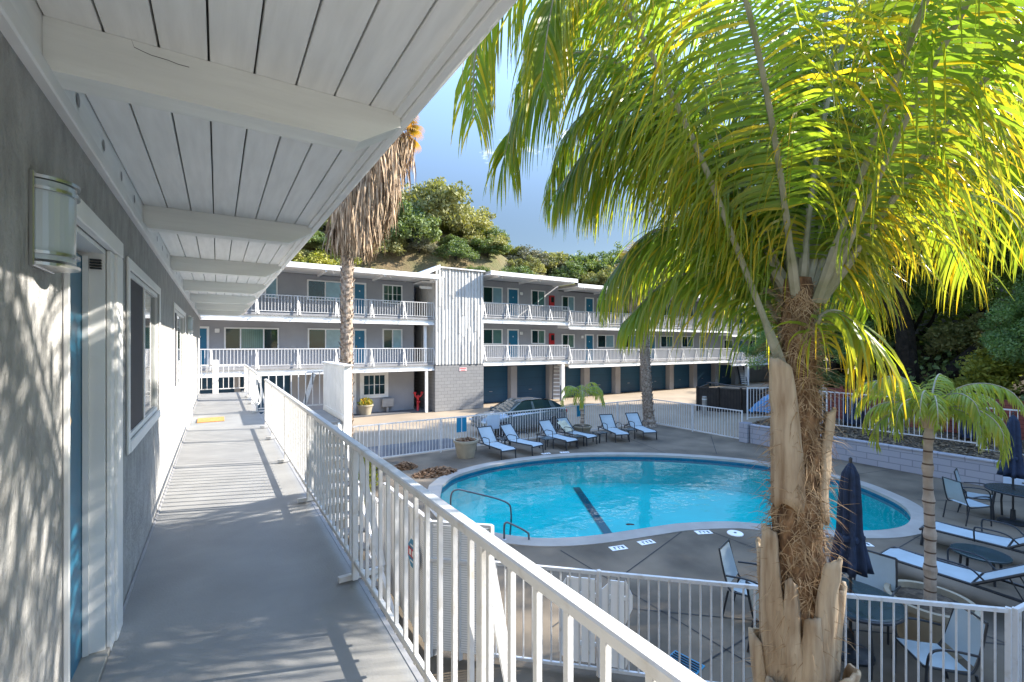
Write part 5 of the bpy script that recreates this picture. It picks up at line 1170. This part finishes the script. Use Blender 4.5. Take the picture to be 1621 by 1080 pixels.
oaks = [((29.5,.5,-.8),1.2,(1.0,1.0,1.0),'dark oak on the bank to the right of the forked oak'),((33.5,13.5,-1.5),2.1,(.9,.9,.95),'dark oak farther back on the left of the forked oak'),((25.5,-7.5,-1),.3,(1.05,1.05,.98),'oak beyond the right edge that shades the deck'),((27.5,-15,-1),3.9,(1,1,.95),'second oak beyond the right edge of the view'),((38,3,2.0),4.4,(1.2,1.2,1.0),'tall oak high on the bank behind the forked oak'),((66,15,-2.4),1.4,(1.7,1.7,1.2),'far oak past the end of the block, left of the others'),((70,26,-2.4),5.1,(1.6,1.6,1.25),'far oak straight behind the end of the long block'),((62,3,3),2.7,(1.6,1.6,1.2),'far oak high behind the bank, rightmost of the distant ones')]
for loc, rz, sc, lab in oaks: oak(loc, 14.5, 6.2, tk, lab, src=c1, sc=sc, rz=rz)
for loc, rz, q, lab in [((25.6,3.0,-1.6),.9,.42,'young oak bushing out above the red fence at the right edge'),((26.5,12.2,-2.2),2.2,.45,'young oak behind the left end of the bank fence'),((31,12.6,-1.8),4,.55,'young oak between the far block and the forked oak'),((33.5,6.8,1.0),5.2,.5,'young oak on the slope seen between the two dark trunks'),((31.5,9.6,.2),3.1,.48,'young oak directly behind the forked oak'),((29,-1.5,-.6),1.9,.5,'young oak on the bank beyond the right edge')]:
    t_, c_ = oak(loc, 14.5, 6.2, tk, lab, src=c1, rz=rz, name='young_oak'); t_.scale = (q,q,q)
for k, (loc, h, rx, mm, lab) in enumerate([((46,43.0,2),11,5.2,'shrub1','round grey green tree rising behind the farthest block section'),((38.5,50,9.0),5.2,3.4,'shrub1','tree on the hilltop left of the drooping palm fronds'),((43,49,7.6),6.4,3.6,'shrub3','darker tree on the hilltop behind the drooping fronds'),((62,47,4),13,6,'shrub2','yellow green tree behind the far end of the block'),((52,50,8),8,4.6,'shrub3','broad dark tree on the ridge behind the middle roof section'),((60,30,ZD),14,7,'shrub3','tall dark tree beyond the end of the far block')]):
    oak(loc, h, rx, [([(0,0,-.6),(.1,.1,h*.3),(-.2,.2,h*.7)], .28, .1), ([(0,0,h*.25),(.9,-.5,h*.6)], .16, .05)], lab, n=9000, leaf=.16, seed=20+k, mm=mm, name='broadleaf_tree')
# hedge and shrubs behind the red fence
for k, (x, y, s_, kd, lab) in enumerate([(23.8,2.0,1.9,2,'glossy green bush above the red fence at far right'),(23.6,5.2,1.5,1,'bright green bush above the red fence beneath the diagonal trunk'),(24.4,8.6,1.3,2,'low green bush left of the dark oak trunk'),(23.7,-1.4,2.2,2,'large green bush at the right edge above the red fence'),(25.8,4.0,2.2,1,'speckled yellow green bush on the bank behind the red fence'),(26.5,-.2,2.6,2,'loose dark green bush higher on the bank'),(24.8,11.0,1.5,2,'dark bush by the end of the bank fence'),(30,6.2,2.2,0,'dry greyish bush between the two oak trunks')]):
    c = [q for q in shr if q[1] == kd][k % 2][0]; o = copy_tree(c); o.location = (x,y,bankz(x,min(y,11))+s_*.4); o.scale = (s_,s_,s_*.85); o.rotation_euler = (0,0,k*1.7); o['label'] = lab; o['group'] = 'bushes on the right bank'
for t, k in shr:
    if t.name not in used:
        for ch in [x for x in bpy.data.objects if x.parent == t]: bpy.data.objects.remove(ch)
        bpy.data.objects.remove(t)
# scrub covering the slope behind the right bank (one far mass of foliage)
g = np.random.default_rng(77); n = 90000; x = g.uniform(25.5,75,n); y = g.uniform(-45,10.8,n); 
keep = np.array([mnoise.noise(Vector((a*.35,b*.35,9))) > -.22 for a, b in zip(x[::1], y[::1])]); x = x[keep]; y = y[keep]
z = np.array([bankz(a,b) for a, b in zip(x,y)])+g.random(len(x))**1.5*(1.3+.05*(x-25)); c = np.stack([x,y,z],1); u = g.normal(size=c.shape); u /= np.linalg.norm(u,axis=1)[:,None]; w = g.normal(size=c.shape); w -= (w*u).sum(1)[:,None]*u; w /= np.linalg.norm(w,axis=1)[:,None]
sz = (.12+.004*(x-25))[:,None]*(.6+.8*g.random((len(x),1))); v = np.stack([c-u*sz,c-w*sz*.6,c+u*sz,c+w*sz*.6],1).reshape(-1,3)
tag(leafobj('scrub', v, M['shrub3']), 'dense green scrub covering the slope behind the oaks', 'scrub', kind='stuff')
